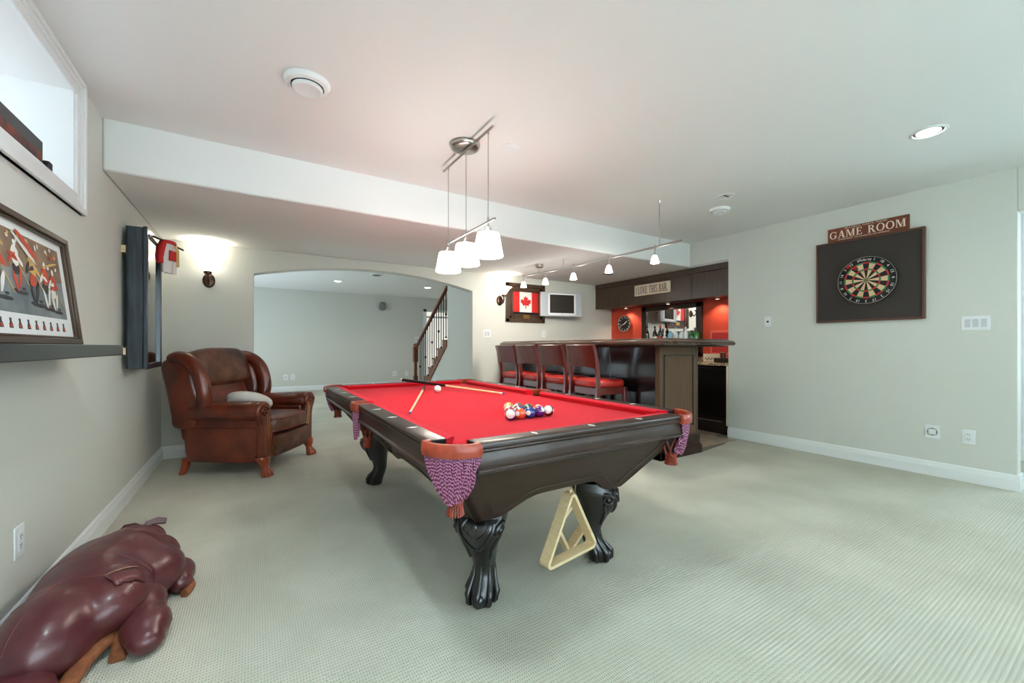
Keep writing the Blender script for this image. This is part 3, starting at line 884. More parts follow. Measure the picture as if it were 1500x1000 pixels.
# back: lower panel and puffed head pillow
M = T(-.30, 0, .66) @ RY(-.30)
xf(soft((0, 0, 0), (.085, .315, .26), .42), M).build('backrest', LEATHER, ch, smooth=60)
M = T(-.325, 0, .935) @ RY(-.26)
m = soft((0, 0, 0), (.120, .345, .180), .52, 40, 20)
m.v = [(x+.006*math.sin(y*40)*(1 if abs(y) > .2 else .3), y, z) for x, y, z in m.v]
xf(m, M).build('head_pillow', LEATHER_WORN, ch, smooth=60)
m = MB(); m.loft([[(-.40, -.34, .30), (-.40, .34, .30), (-.33, .34, .30), (-.33, -.34, .30)], [(-.53, -.34, 1.02), (-.53, .34, 1.02), (-.46, .34, 1.03), (-.46, -.34, 1.03)]])
m.build('back_panel', LEATHER, ch, bevel=.02)
for sy in (-1, 1):
    m = MB(); st = [(.175, .345, .055, .062), (.155, .350, .060, .064), (.125, .362, .048, .044), (.09, .368, .030, .030), (.06, .378, .034, .034), (.03, .388, .042, .042), (.004, .388, .038, .040)]
    m.loft([ring(x, sy*.370, z, a, b, 18) for z, x, a, b in st])
    lg = m.build('leg', CLAWW, ch, smooth=50)
    c = MB()
    for ph in (-60, -20, 20, 60):
        p = math.radians(ph); c.tube(bez([(.375+.025*math.cos(p), sy*.370+.025*math.sin(p), .07), (.388+.042*math.cos(p), sy*.370+.042*math.sin(p), .04), (.390+.046*math.cos(p), sy*.370+.046*math.sin(p), .008)], 4), .009, 6)
    c.build('claw', CLAWW, lg, smooth=60)
    m = MB(); m.loft([ring(x, sy*.345, z, a, a, 12, .6) for z, x, a in ((.15, -.34, .032), (.08, -.355, .028), (.003, -.385, .024))])
    m.build('leg', CLAWW, ch, smooth=50)

pl = MB().ell((0, 0, 0), (.175, .195, .078), 28, 16, T(0, 0, 0), .85)
Mch = T(*ch.location) @ RZ(ch.rotation_euler.z)
o = xf(pl, Mch @ T(.05, -.09, .618) @ RX(-.36)).build('throw_pillow', PILLOW, smooth=120)
tag(o, 'small pale grey throw pillow on the leather armchair seat', 'pillow')

# ================================================================== maroon leather animal cushion
bn = thing('floor_cushion', 'slumped maroon leather animal shaped floor cushion against the left wall', 'floor cushion', (-.50, 2.40, 0))


def remeshed(m, voxel, smooth_it, name, mt, parent, world=True, factor=.6):
    iv = mw(parent).inverted(); m.v = [tuple(iv @ Vector(p)) for p in m.v]
    me = m.mesh(name, mt); o = bpy.data.objects.new(name, me); C.objects.link(o)
    r = o.modifiers.new('r', 'REMESH'); r.mode = 'VOXEL'; r.voxel_size = voxel
    s_ = o.modifiers.new('s', 'SMOOTH'); s_.factor = factor; s_.iterations = smooth_it
    dg = bpy.context.evaluated_depsgraph_get(); me2 = bpy.data.meshes.new_from_object(o.evaluated_get(dg))
    me2.polygons.foreach_set('use_smooth', [True]*len(me2.polygons))
    o.modifiers.clear(); o.data = me2; me2.name = name; bpy.data.meshes.remove(me)
    if not me2.materials: me2.materials.append(mt)
    o.parent = parent; return o


m = MB()
for c, r in (((-.55, 2.36, .14), (.185, .36, .155)), ((-.60, 2.10, .12), (.14, .22, .145)), ((-.50, 2.46, .15), (.175, .22, .150)), ((-.47, 2.20, .15), (.13, .18, .115)),
             ((-.41, 2.42, .13), (.15, .15, .115)), ((-.52, 2.76, .115), (.150, .16, .110)), ((-.42, 2.60, .12), (.12, .12, .105)), ((-.62, 2.55, .11), (.14, .36, .12)),
             ((-.50, 2.93, .09), (.10, .09, .085))):
    m.ell(c, r, 20, 12)
m.v = [(max(x, -.760), y, max(z, .002)) for x, y, z in m.v]
remeshed(m, .016, 5, 'body', MAROON, bn)
for spec in ([((-.385, 2.20, .085), (.09, .12, .085)), ((-.345, 2.08, .065), (.080, .10, .068)), ((-.335, 2.01, .05), (.06, .06, .05))],
             [((-.63, 1.98, .07), (.10, .12, .075)), ((-.62, 1.84, .06), (.105, .12, .065)), ((-.62, 1.72, .05), (.085, .09, .05))],
             [((-.30, 2.49, .06), (.07, .10, .065)), ((-.285, 2.43, .05), (.05, .06, .052))]):
    m = MB()
    for c, r in spec: m.ell(c, r, 16, 10)
    m.v = [(x, y, max(z, .002)) for x, y, z in m.v]
    remeshed(m, .013, 4, 'leg', MAROON, bn)
# suede under-edge showing along the belly
m = MB()
pts = bez([(-.515, 1.80, .015), (-.510, 1.93, .03), (-.485, 2.03, .045), (-.440, 2.09, .055), (-.415, 2.06, .035), (-.412, 2.00, .012)], 6)
m.tube(pts, [.030]*18+[.026]*13, 8, flat=.8); m.build('suede_trim', SUEDE, bn, smooth=60, world=True)
m = MB(); m.tube(bez([(-.262, 2.50, .02), (-.245, 2.42, .018), (-.262, 2.36, .015)], 5), .018, 8); m.build('suede_trim', SUEDE, bn, smooth=60, world=True)
# ears
for (x, y, z, a) in ((-.455, 2.93, .155, .3), (-.56, 2.93, .150, -.4)):
    m = MB().prism([(-.05, 0), (.0, .012), (.05, .0), (.058, .03), (.02, .045), (-.03, .038)], -.006, .006, T(x, y, z) @ RZ(a) @ RX(1.0)); m.build('ear', MAROON, bn, bevel=.004, world=True)


# seams and pocket flap follow the body surface by ray casting
body = [o for o in bn.children if o.name.startswith('body')][0]


def drop(x, y, dz=.001):
    ok, loc, nrm, _ = body.ray_cast(Vector((x, y, 2))-bn.location, Vector((0, 0, -1)))
    return (loc+nrm*dz, nrm) if ok else (Vector((x, y, .01))-bn.location, Vector((0, 0, 1)))


for line in ([(-.70, 2.10), (-.60, 2.16), (-.50, 2.16), (-.44, 2.14)], [(-.70, 2.34), (-.58, 2.33), (-.46, 2.30), (-.36, 2.27)], [(-.62, 2.56), (-.50, 2.52), (-.38, 2.45), (-.33, 2.42)],
             [(-.55, 2.66), (-.45, 2.64), (-.36, 2.60)], [(-.66, 1.92), (-.60, 2.2), (-.56, 2.5), (-.53, 2.8)]):
    p = bez([(a, b, 0) for a, b in line], 8); MB().tube([drop(q.x, q.y, .0003)[0] for q in p], .0016, 5).build('seam', SEAM, bn, smooth=60)
m = MB(); g = []
for i in range(9):
    row = []
    for j in range(5):
        u_ = i/8; x = -.475+.075*u_+.040*(j/4)+(.006*math.sin(i*2.1) if j == 4 else 0); y = 2.14+.055*u_-.045*(j/4)
        row.append(drop(x, y, .007+.004*math.sin(PI*j/4))[0])
    g.append(row)
m.loft(g, closed=False, cap=False)
o = m.build('pocket_flap', MAROON, bn, smooth=60); md = o.modifiers.new('s', 'SOLIDIFY'); md.thickness = .005
MB().tube([drop(-.473+.075*i/8, 2.139+.055*i/8, .012)[0] for i in range(9)], .0018, 5).build('flap_stitching', STITCH, bn, smooth=60)

# ================================================================== bar
bar = thing('bar', 'dark espresso bar base with glossy black front panels and framed end', 'bar', (3.44, 2.70, 0))
for k in range(4):
    y0 = 2.72+k*.6675; B(3.455, 3.50, y0+.002, y0+.6655, .13, 1.13).build('front_panel', BARBLACK, bar, world=True, bevel=.004)
B(3.50, 3.52, 2.72, 5.385, .02, 1.13).build('carcass', BLACKP, bar, world=True)
B(3.445, 4.04, 2.70, 2.76, .13, 1.13).build('end_panel', mat('bar_end_wood', rgb(98, 72, 54), .45, spec=.3, col2=rgb(106, 80, 61), scale=7, stretch=(5, 5, .5)), bar, world=True, bevel=.004)
m = MB(); m.box(3.50, 3.985, 2.693, 2.70, .30, .315); m.box(3.50, 3.985, 2.693, 2.70, 1.035, 1.05); m.box(3.972, 3.987, 2.693, 2.70, .30, 1.05); m.box(3.50, 3.515, 2.693, 2.70, .30, 1.05)
m.build('panel_bead', BARBLACK, bar, world=True)
B(4.035, 4.062, 2.695, 5.385, .0, 1.13).build('back_panel', CABW, bar, world=True, bevel=.003)
m = MB()
for a, z0, z1 in ((.045, 0, .085), (.032, .085, .105), (.024, .105, .19), (.010, .19, .205)):
    m.box(3.445-a, 4.06+a*.5, 2.70-a, 2.76, z0, z1); m.box(3.445-a, 3.52, 2.70-a, 5.385, z0, z1)
m.build('base_moulding', ESP, bar, world=True, bevel=.006)
# continuous bar top with rounded arm rail
top = thing('bar_counter', 'long dark wooden bar counter top with rounded arm rail', 'counter top', (3.75, 3.9, 1.13))
B(3.215, 4.29, 2.485, 5.385, 1.185, 1.212).build('slab', BARTOP, top, world=True, bevel=.012, seg=3)
B(3.24, 4.26, 2.51, 5.385, 1.13, 1.185).build('underframe', ESP, top, world=True, bevel=.006)
pf = [(0, 1.148), (.022, 1.142), (.04, 1.150), (.046, 1.165), (.04, 1.182), (.022, 1.196), (-.02, 1.204), (-.06, 1.204), (-.06, 1.148)]
cor = [((3.215, 5.385), (-1, 0)), ((3.215, 2.485), (-1, -1)), ((4.29, 2.485), (1, -1)), ((4.29, 3.05), (1, 0))]
m = MB(); m.loft([[(p[0]+n[0]*a, p[1]+n[1]*a, z) for a, z in pf] for p, n in cor]); m.build('arm_rail', BARTOP, top, world=True, smooth=40)

# ================================================================== bar stools
def make_stool():
    t = thing('bar_stool', 'x', 'bar stool', (0, 0, 0), 0, 'red bar stools along the bar')
    # local: faces +x (the bar); back at x=0
    W = .205
    sm = MB().ell((.235, 0, .748), (.226, .218, .047), 28, 14, e=.5); sm.build('seat', STOOLR, t, smooth=70)
    m = MB(); m.box(.03, .44, -.195, -.172, .635, .705); m.box(.03, .44, .172, .195, .635, .705); m.box(.42, .442, -.19, .19, .635, .705); m.box(.03, .052, -.19, .19, .635, .705)
    m.box(.03, .442, -.195, .195, .70, .712); m.build('seat_frame', STOOLW, t, bevel=.004)
    for sy in (-1, 1):
        p = bez([(-.075, sy*W, .0), (-.03, sy*W, .30), (.015, sy*W, .62), (.022, sy*W, .80), (.0, sy*W, .98), (-.045, sy*W, 1.15)], 6)
        m = MB(); m.loft([[(q.x-.020, q.y-.014, q.z), (q.x+.020, q.y-.014, q.z), (q.x+.020, q.y+.014, q.z), (q.x-.020, q.y+.014, q.z)] for q in p]); m.build('rear_leg', STOOLW, t, smooth=40)
        m = MB(); m.loft([[(x-a, sy*.185-a, z), (x+a, sy*.185-a, z), (x+a, sy*.185+a, z), (x-a, sy*.185+a, z)] for x, z, a in ((.425, .705, .022), (.432, .3, .019), (.442, 0, .016))]); m.build('leg', STOOLW, t, bevel=.004)
        MB().box(-.02, .43, sy*.19-.009, sy*.19+.009, .30, .335).build('stretcher', STOOLW, t, bevel=.003)
    MB().box(.425, .445, -.185, .185, .20, .24).build('stretcher', STOOLW, t, bevel=.003)
    MB().box(-.05, -.03, -.20, .20, .24, .275).build('stretcher', STOOLW, t, bevel=.003)
    m = MB(); rings = []
    for i in range(17):
        q = -1+2*i/16; y = q*(W+.016); bow = .028*(1-q*q); lo = .905+.022*(1-q*q)
        rings.append([(-.004-bow+.010, y, lo), (-.006-bow-.010, y, lo), (-.030-bow-.011, y, 1.07), (-.048-bow-.010, y, 1.145), (-.046-bow+.004, y, 1.156), (-.040-bow+.014, y, 1.145), (-.02-bow+.014, y, 1.05)])
    m.loft(rings); m.build('back_panel', STOOLW, t, smooth=45)
    return t


st0 = make_stool()
names = ['dark red bar stool nearest the pool table end of the bar', 'second dark red bar stool from the near end of the bar', 'third dark red bar stool from the near end of the bar', 'dark red bar stool nearest the back wall']
for i, y in enumerate((3.262, 3.77, 4.275, 4.76)):
    o = st0 if i == 0 else copy_tree(st0)
    o.location = (2.922, y, 0); o.rotation_euler = (0, 0, (.0, .02, -.02, .03)[i]); o['label'] = names[i]

# ================================================================== bar recess: cabinets, mirror, counter
oc = thing('overhead_cabinet', 'dark wood overhead cabinet above the bar mirror with a white lettered sign', 'cabinet', (5.33, 4.2, 1.8))
oc['label'] = 'long dark wood overhead cabinet above the coral wall and mirror'
B(5.145, 5.525, 2.96, 5.385, 1.80, 2.214).build('body', CABW, oc, world=True)
for y0, y1 in ((4.785, 5.383), (3.50, 4.781), (2.962, 3.496)):
    B(5.128, 5.146, y0, y1, 1.79, 2.135).build('door', CABW, oc, world=True, bevel=.003)
B(5.122, 5.146, 2.96, 5.385, 2.138, 2.214).build('crown', CABW, oc, world=True, bevel=.004)
sg = thing('bar_sign', 'cream wooden sign reading I LOVE THIS BAR on the overhead cabinet', 'sign', (5.108, 4.155, 1.92))
B(5.100, 5.127, 3.83, 4.48, 1.925, 2.092).build('board', CREAM, sg, world=True, bevel=.004)
MT = Matrix(((0, 0, -1, 5.0995), (-1, 0, 0, 4.455), (0, 1, 0, 1.950), (0, 0, 0, 1)))    # text x -> -Y, y -> Z, out -> -X
serif_text('I LOVE THIS BAR.', .115, .60, MT, DARKP, sg)
mr = thing('bar_mirror', 'dark framed mirror on the coral wall behind the bar', 'mirror', (5.5, 4.12, 1.0))
B(5.515, 5.522, 3.66, 4.60, 1.04, 1.76).build('mirror_glass', MIRROR, mr, world=True)
m = MB(); m.box(5.49, 5.528, 4.58, 4.675, .99, 1.787); m.box(5.49, 5.528, 3.585, 3.68, .99, 1.787); m.box(5.49, 5.528, 3.585, 4.675, 1.71, 1.787); m.box(5.49, 5.528, 3.585, 4.675, .99, 1.06)
m.build('frame', ESP, mr, world=True, bevel=.008)
ck = thing('wall_clock', 'round black faced wall clock with chrome rim on the coral wall', 'clock', (5.53, 5.055, 1.535))
MK = Matrix(((0, 0, -1, 0), (-1, 0, 0, 0), (0, 1, 0, 0), (0, 0, 0, 1)))
MB().lathe([(.145, .001), (.148, .03), (.140, .045), (.128, .045), (.125, .03)], 40, MK, cap=False).build('rim', CHROME, ck, smooth=50)
MB().lathe([(.130, .004), (.128, .028)], 40, MK).build('face', BLACKP, ck)
m = MB()
for k in range(12):
    m.box(-.004, .004, .098, .118, .0285, .030, MK @ RZ(k*PI/6))
m.build('hour_mark', IVORY, ck)
MB().box(-.004, .004, -.02, .070, .0305, .032, MK @ RZ(-.95)).build('hour_hand', IVORY, ck)
MB().box(-.003, .003, -.02, .100, .0325, .034, MK @ RZ(1.95)).build('minute_hand', IVORY, ck)
bc = thing('back_counter', 'dark base cabinet with granite top along the coral wall', 'cabinet', (5.3, 4.1, 0))
for y0, y1 in ((2.985, 3.62), (3.625, 4.26), (4.265, 4.95)):
    d = B(5.095, 5.115, y0, y1, .12, .86).build('door', BARBLACK, bc, world=True, bevel=.004)
    B(5.088, 5.096, y0+.06, y1-.06, .165, .172).build('panel_bead', STEEL, d, world=True)
B(5.116, 5.525, 2.96, 5.38, .0, .885).build('body', BARBLACK, bc, world=True)
B(5.13, 5.14, 2.96, 5.38, .0, .1).build('toe_kick', BLACKP, bc, world=True)
B(5.072, 5.528, 2.955, 5.385, .886, .925).build('granite_top', GRANITE, bc, world=True, bevel=.006)
B(5.508, 5.528, 2.955, 5.385, .926, .985).build('granite_splash', GRANITE, bc, world=True, bevel=.003)
B(5.069, 5.112, 2.948, 2.972, .13, .885).build('filler_strip', CREAM, bc, world=True)
ledge = B(5.33, 5.489, 3.60, 4.74, 1.14, 1.165).build('bottle_ledge', ESP, bevel=.004); tag(ledge, 'narrow dark ledge in front of the bar mirror holding bottles', 'shelf')
m = MB(); m.box(5.34, 5.48, 3.63, 3.66, .926, 1.14); m.box(5.34, 5.48, 4.68, 4.71, .926, 1.14)
m.build('ledge_bracket', ESP, ledge)


def bottle(x, y, prof_, mt, label, cap=None, lab=None):
    t = thing('bottle', label, 'bottle', (x, y, 1.165), 0, 'bottles in front of the bar mirror')
    MB().lathe(prof_, 20).build('glass_body', mt, t, smooth=50)
    h = prof_[-1][1]
    if cap: MB().lathe([(prof_[-1][0]+.002, h-.03), (prof_[-1][0]+.002, h+.006), (.003, h+.008)], 14).build('cap', cap, t, smooth=50)
    if lab:
        r = max(q[0] for q in prof_)+.0008; MB().lathe([(r, .05), (r, .13)], 20, cap=False).build('paper_label', lab, t, smooth=60)


wine = [(.001, 0), (.036, 0), (.037, .02), (.037, .17), (.030, .205), (.014, .235), (.013, .29), (.015, .295), (.014, .30)]
liq = [(.001, 0), (.038, 0), (.040, .02), (.040, .15), (.036, .175), (.014, .20), (.013, .25)]
jug = [(.001, 0), (.038, 0), (.042, .02), (.042, .12), (.038, .15), (.025, .17), (.022, .20)]
short = [(.001, 0), (.03, 0), (.032, .01), (.032, .10), (.014, .14), (.013, .18)]
GRN = mat('green_glass', rgb(20, 110, 40), .06, coat=.5, spec=.6); DKG = mat('dark_green_glass', rgb(26, 34, 20), .08, coat=.5)
BLU = mat('pale_blue_glass', rgb(120, 176, 206), .08, coat=.5); CLR = mat('frosted_clear_glass', rgb(205, 218, 222), .12, coat=.5); BRN = mat('dark_brown_glass', rgb(34, 20, 14), .08, coat=.5)
LABW = mat('paper_label_white', rgb(226, 220, 208), .7); LABR = mat('paper_label_red', rgb(170, 36, 34), .6)
bottle(5.42, 4.50, wine, DKG, 'tall dark green wine bottle, leftmost before the bar mirror', RUBBER)
bottle(5.42, 4.34, liq, BRN, 'dark brown bottle with white label before the bar mirror', BLACKP, LABW)
bottle(5.43, 4.25, wine, BRN, 'tall dark bottle with a red label before the bar mirror', LABR, LABR)
bottle(5.41, 4.155, short, CLR, 'short clear bottle left of the blue bottle before the mirror', WPLAST)
bottle(5.42, 4.06, jug, BLU, 'pale blue wide bottle in the middle of the mirror ledge', BLU)
bottle(5.41, 3.958, liq, CLR, 'clear bottle with white label right of the blue bottle', WPLAST, LABW)
bottle(5.43, 3.868, jug, CLR, 'wide clear jug shaped bottle before the bar mirror', STEEL)
bottle(5.40, 3.782, liq, CLR, 'clear bottle beside the two green bottles on the mirror ledge', STEEL)
bottle(5.43, 3.697, jug, GRN, 'bright green wide bottle, left of the two green ones', BLACKP)
bottle(5.41, 3.612, jug, GRN, 'bright green bottle at the right end of the mirror ledge', BLACKP)
bx_ = thing('cream_box', 'cream box with dark script lettering on the granite back counter', 'box', (5.30, 3.28, .925))
B(5.29, 5.34, 3.13, 3.43, .926, 1.035).build('carton', CREAM, bx_, world=True, bevel=.003)
m = MB(); m.tube([(5.2893, 3.40-.008*i, .965+.022*math.sin(i*1.1)*(1 if i % 5 else .3)) for i in range(30)], .004, 5)
m.build('script_lettering', DARKP, bx_, world=True)
wb_ = B(5.12, 5.24, 3.02, 3.17, .926, .985).build('wooden_box', ESP, bevel=.005); tag(wb_, 'low brown wooden box on the granite counter at the bar end', 'box')
mug = thing('leather_cup', 'brown leather covered cup standing on the low wooden box', 'cup', (5.18, 3.08, .985))
MB().lathe([(.001, .001), (.034, .001), (.036, .075), (.031, .076), (.029, .01), (.001, .008)], 22).build('body', LEATHER, mug, smooth=50)
MB().lathe([(.0365, .068), (.0375, .072), (.0365, .076)], 22, cap=False).build('rim', BRASS, mug, smooth=50)
rp = thing('red_poster', 'red framed notice on the coral wall right of the mirror', 'picture', (5.52, 3.25, 1.0))
B(5.518, 5.529, 3.02, 3.47, 1.02, 1.36).build('frame', mat('salmon_frame', rgb(232, 110, 84), .5), rp, world=True, bevel=.002)
B(5.514, 5.519, 3.05, 3.44, 1.05, 1.33).build('print', mat('red_print', rgb(196, 44, 44), .5), rp, world=True)
for y, pl_ in ((4.95, 'the wall clock'), (4.1, 'the bar mirror'), (3.3, 'the red framed notice')):
    l = thing('puck_light', 'small round puck light under the overhead cabinet above '+pl_, 'light', (5.42, y, 1.80), 0, 'puck lights under the overhead cabinet')
    MB().lathe([(.035, 0), (.035, -.010), (.028, -.012)], 20).build('housing', STEEL, l); MB().lathe([(.026, -.0125), (.024, -.014)], 20).build('lens', PUCK, l)
    spot('puck_beam', (0, 0, -.02), 5, (1, .84, .66), 130, .03, l)

# ================================================================== things on the back wall
def sconce(x, label):
    t = thing('wall_sconce', label, 'wall lamp', (x, YB, 1.83), 0, 'alabaster wall sconces')
    MB().ell((0, -.008, 0), (.055, .016, .075), 24, 14).build('backplate', BRONZE, t, smooth=60)
    m = MB(); m.tube([(0, -.02+.0, .0)]+[(.0, -.03-.10*i/10, -.045*math.sin(PI*i/10)) for i in range(11)]+[(0, -.13, .03), (0, -.13, .05)], .011, 10)
    m.tube([(0, -.045-.018*math.cos(a), .0+.018*math.sin(a)) for a in [i*.5 for i in range(12)]], .006, 6); m.build('arm', BRONZE, t, smooth=60)
    MB().lathe([(.015, .045), (.034, .055), (.036, .075), (.028, .08)], 20, T(0, -.13, 0)).build('cup', BRONZE, t, smooth=50)
    MB().lathe([(.026, .078), (.045, .100), (.062, .130), (.090, .165), (.122, .188), (.118, .190), (.086, .170), (.058, .135), (.04, .103), (.022, .085)], 32, T(0, -.13, 0), cap=False).build('shade', SCONCE, t, smooth=60)
    spot('sconce_uplight', (0, -.19, .20), 4.5, (1, .93, .76), 115, .06, t, (PI-.12, 0, 0))


sconce(-.394, 'lit alabaster wall sconce left of the arch, above the armchair')
sconce(3.165, 'lit alabaster wall sconce right of the arch, beside the framed flag')

LEAF = [(0, 1), (.13, .76), (.30, .85), (.23, .44), (.42, .65), (.47, .53), (.70, .58), (.62, .36), (.72, .27), (.40, .02), (.43, -.12), (.06, -.06), (.06, -.42)]
LEAF = LEAF+[(-x, y) for x, y in reversed(LEAF[1:])]
ff = thing('framed_flag', 'red and white maple leaf flag in a wide dark frame', 'picture', (3.63, YB, 1.51))
m = MB()
for a, b, d in ((0, .055, .035), (.055, .10, .024), (.10, .125, .030)):
    X0, X1, Z0, Z1 = 3.268+a, 4.0-a, 1.515+a, 2.118-a; w_ = b-a
    m.box(X0, X1, YB-d, YB-.001, Z1-w_, Z1); m.box(X0, X1, YB-d, YB-.001, Z0, Z0+w_)
    m.box(X0, X0+w_, YB-d, YB-.001, Z0, Z1); m.box(X1-w_, X1, YB-d, YB-.001, Z0, Z1)
m.build('frame', CABW, ff, world=True, bevel=.006)
B(3.38, 3.89, YB-.010, YB-.002, 1.63, 2.0).build('backing', BLACKP, ff, world=True)
fz0, fz1 = 1.675, 1.99
B(3.395, 3.52, YB-.014, YB-.0101, fz0, fz1).build('red_band', FLAGR, ff, world=True); B(3.75, 3.88, YB-.014, YB-.0101, fz0, fz1).build('red_band', FLAGR, ff, world=True)
B(3.52, 3.75, YB-.014, YB-.0101, fz0, fz1).build('white_field', FLAGW, ff, world=True)
MXZ = Matrix(((1, 0, 0, 0), (0, 0, -1, 0), (0, 1, 0, 0), (0, 0, 0, 1)))
MB().prism([(x*.142, y*.142) for x, y in LEAF], .0142, .0156, T(3.635, YB, 1.792) @ MXZ).build('maple_leaf', FLAGR, ff, world=True)
pq = B(3.58, 3.69, YB-.034, YB-.031, 1.572, 1.632).build('plaque', BRASS, ff, world=True)
m = MB()
for k in range(4): m.box(3.595, 3.675, YB-.0348, YB-.0342, 1.583+.012*k, 1.587+.012*k)
m.build('engraved_line', DARKP, pq)
pq.children[0].location = -Vector((0, 0, 0))
# wall television, swivelled
tv = thing('television', 'small silver flat television with side speakers on a swivel arm', 'television', (4.195, 5.19, 1.615), -.24); tv.scale = (.9, 1, 1)
m = MB(); m.box(-.405, .405, -.035, .03, 0, .385); m.build('casing', SILVER, tv, bevel=.012, seg=3)
B(-.235, .235, -.039, -.034, .055, .345).build('screen', SCREEN, tv)
m = MB()
m.box(-.265, .265, -.041, -.034, .345, .372); m.box(-.265, .265, -.041, -.034, .020, .055); m.box(-.265, -.235, -.041, -.034, .020, .372); m.box(.235, .265, -.041, -.034, .020, .372)
m.build('bezel', WPLAST, tv, bevel=.004)
for sx in (-1, 1): B(min(sx*.28, sx*.395), max(sx*.28, sx*.395), -.038, -.034, .02, .37).build('speaker_grille', mat('grille_%d' % sx, rgb(176, 184, 190), .5), tv, bevel=.002)
MB().ell((0, -.041, .037), (.012, .002, .006), 12, 8).build('badge', STEEL, tv)
m = MB(); m.box(-.04, .04, .03, .05, .12, .26); m.tube([(0, .04, .19), (.06, .10, .19), (.04, .19, .19)], .016, 8); m.build('swivel_arm', BLACKP, tv)


def wall_plate(name, label, cat, M, w_, h_, kind, group=None):
    """plate in local xy, thickness +z"""
    t = thing(name, label, cat, M.translation, 0, group); R = M.copy(); R.translation = (0, 0, 0)
    xf(MB().box(-w_/2, w_/2, -h_/2, h_/2, 0, .006), R).build('plate', WPLAST, t, bevel=.0025)
    if kind == 'outlet':
        xf(MB().box(-.017, .017, -.034, .034, .006, .009), R).build('insert', WPLAST, t, bevel=.001)
        m = MB()
        for dy in (-.018, .018):
            m.box(-.008, -.005, dy-.002, dy+.008, .009, .0095); m.box(.005, .008, dy-.002, dy+.008, .009, .0095); m.box(-.002, .002, dy-.011, dy-.006, .009, .0095)
        xf(m, R).build('slot', RUBBER, t)
    elif kind[0] == 's':
        n = int(kind[1])
        for k in range(n):
            x = (k-(n-1)/2)*.046; xf(MB().add([(x-.016, -.033, .006), (x+.016, -.033, .006), (x+.016, .033, .006), (x-.016, .033, .006), (x-.016, -.033, .008), (x+.016, -.033, .008), (x+.016, .033, .012), (x-.016, .033, .012)],
                [(0, 3, 2, 1), (4, 5, 6, 7), (0, 1, 5, 4), (1, 2, 6, 5), (2, 3, 7, 6), (3, 0, 4, 7)]), R).build('rocker', mat('rocker_%d' % len(MATS), rgb(206, 210, 214), .35), t, bevel=.001)
    elif kind == 'jack':
        xf(MB().lathe([(.012, .006), (.010, .011), (.004, .011)], 14), R).build('jack', RUBBER, t)
    elif kind == 'vac':
        xf(MB().lathe([(.032, .006), (.034, .010), (.028, .014), (.027, .012)], 4, RZ(PI/4)), R).build('flap', WPLAST, t, bevel=.004)
        xf(MB().lathe([(.036, .0062), (.036, .0075)], 8), R).build('gasket', STEEL, t)
    return t


def on_back(x, z): return T(x, YB, z) @ Matrix(((1, 0, 0, 0), (0, 0, -1, 0), (0, 1, 0, 0), (0, 0, 0, 1)))
def on_far(x, z): return T(x, 11.9, z) @ Matrix(((1, 0, 0, 0), (0, 0, -1, 0), (0, 1, 0, 0), (0, 0, 0, 1)))
def on_right(y, z): return T(XR, y, z) @ Matrix(((0, 0, -1, 0), (-1, 0, 0, 0), (0, 1, 0, 0), (0, 0, 0, 1)))
def on_left(y, z): return T(XL, y, z) @ Matrix(((0, 0, 1, 0), (1, 0, 0, 0), (0, 1, 0, 0), (0, 0, 0, 1)))


wall_plate('light_switch', 'white double light switch on the back wall left of the bar', 'light switch', on_back(2.945, 1.325), .125, .115, 's2')
wall_plate('wall_outlet', 'white outlet on the back wall just above the bar top', 'outlet', on_back(4.0, 1.335), .075, .118, 'outlet')
wall_plate('light_switch', 'white three rocker light switch right of the dart board', 'light switch', on_right(.845, 1.327), .165, .118, 's3')
wall_plate('thermostat_plate', 'narrow white wall plate between the bar and the dart board', 'wall plate', on_right(2.471, 1.423), .072, .118, 'jack')
wall_plate('vacuum_inlet', 'white square vacuum inlet low on the right wall', 'wall plate', on_right(1.102, .384), .095, .115, 'vac')
wall_plate('wall_outlet', 'white outlet low on the right wall beside the vacuum inlet', 'outlet', on_right(.885, .378), .080, .118, 'outlet')
wall_plate('wall_outlet', 'white outlet low on the left wall above the floor cushion', 'outlet', on_left(2.407, .365), .080, .125, 'outlet')
wall_plate('wall_outlet', 'white outlet on the far room wall behind the armchair', 'outlet', on_far(.86, .36), .10, .14, 'outlet')
wall_plate('cover_plate', 'blank pale cover plate beside the far room outlet', 'wall plate', on_far(.70, .36), .10, .14, 'jack')
wall_plate('cable_jack', 'white cable jack low on the far room wall near the stair', 'wall plate', on_far(3.47, .36), .12, .14, 'jack')
wall_plate('wall_outlet', 'white outlet on the far wall closest to the newel post', 'outlet', on_far(3.82, .35), .10, .14, 'outlet')
wall_plate('light_switch', 'white light switch on the far wall above the newel post', 'light switch', on_far(4.13, 1.35), .13, .16, 's2')
sp = thing('wall_speaker', 'small grey speaker high on the far room wall', 'speaker', (3.10, 11.9, 2.28))
MB().ell((0, -.09, 0), (.09, .085, .12), 18, 12, e=.7).build('cabinet', mat('grey_speaker', rgb(120, 124, 122), .5), sp, smooth=60); B(-.02, .02, -.04, 0, -.03, .03).build('bracket', BLACKP, sp)

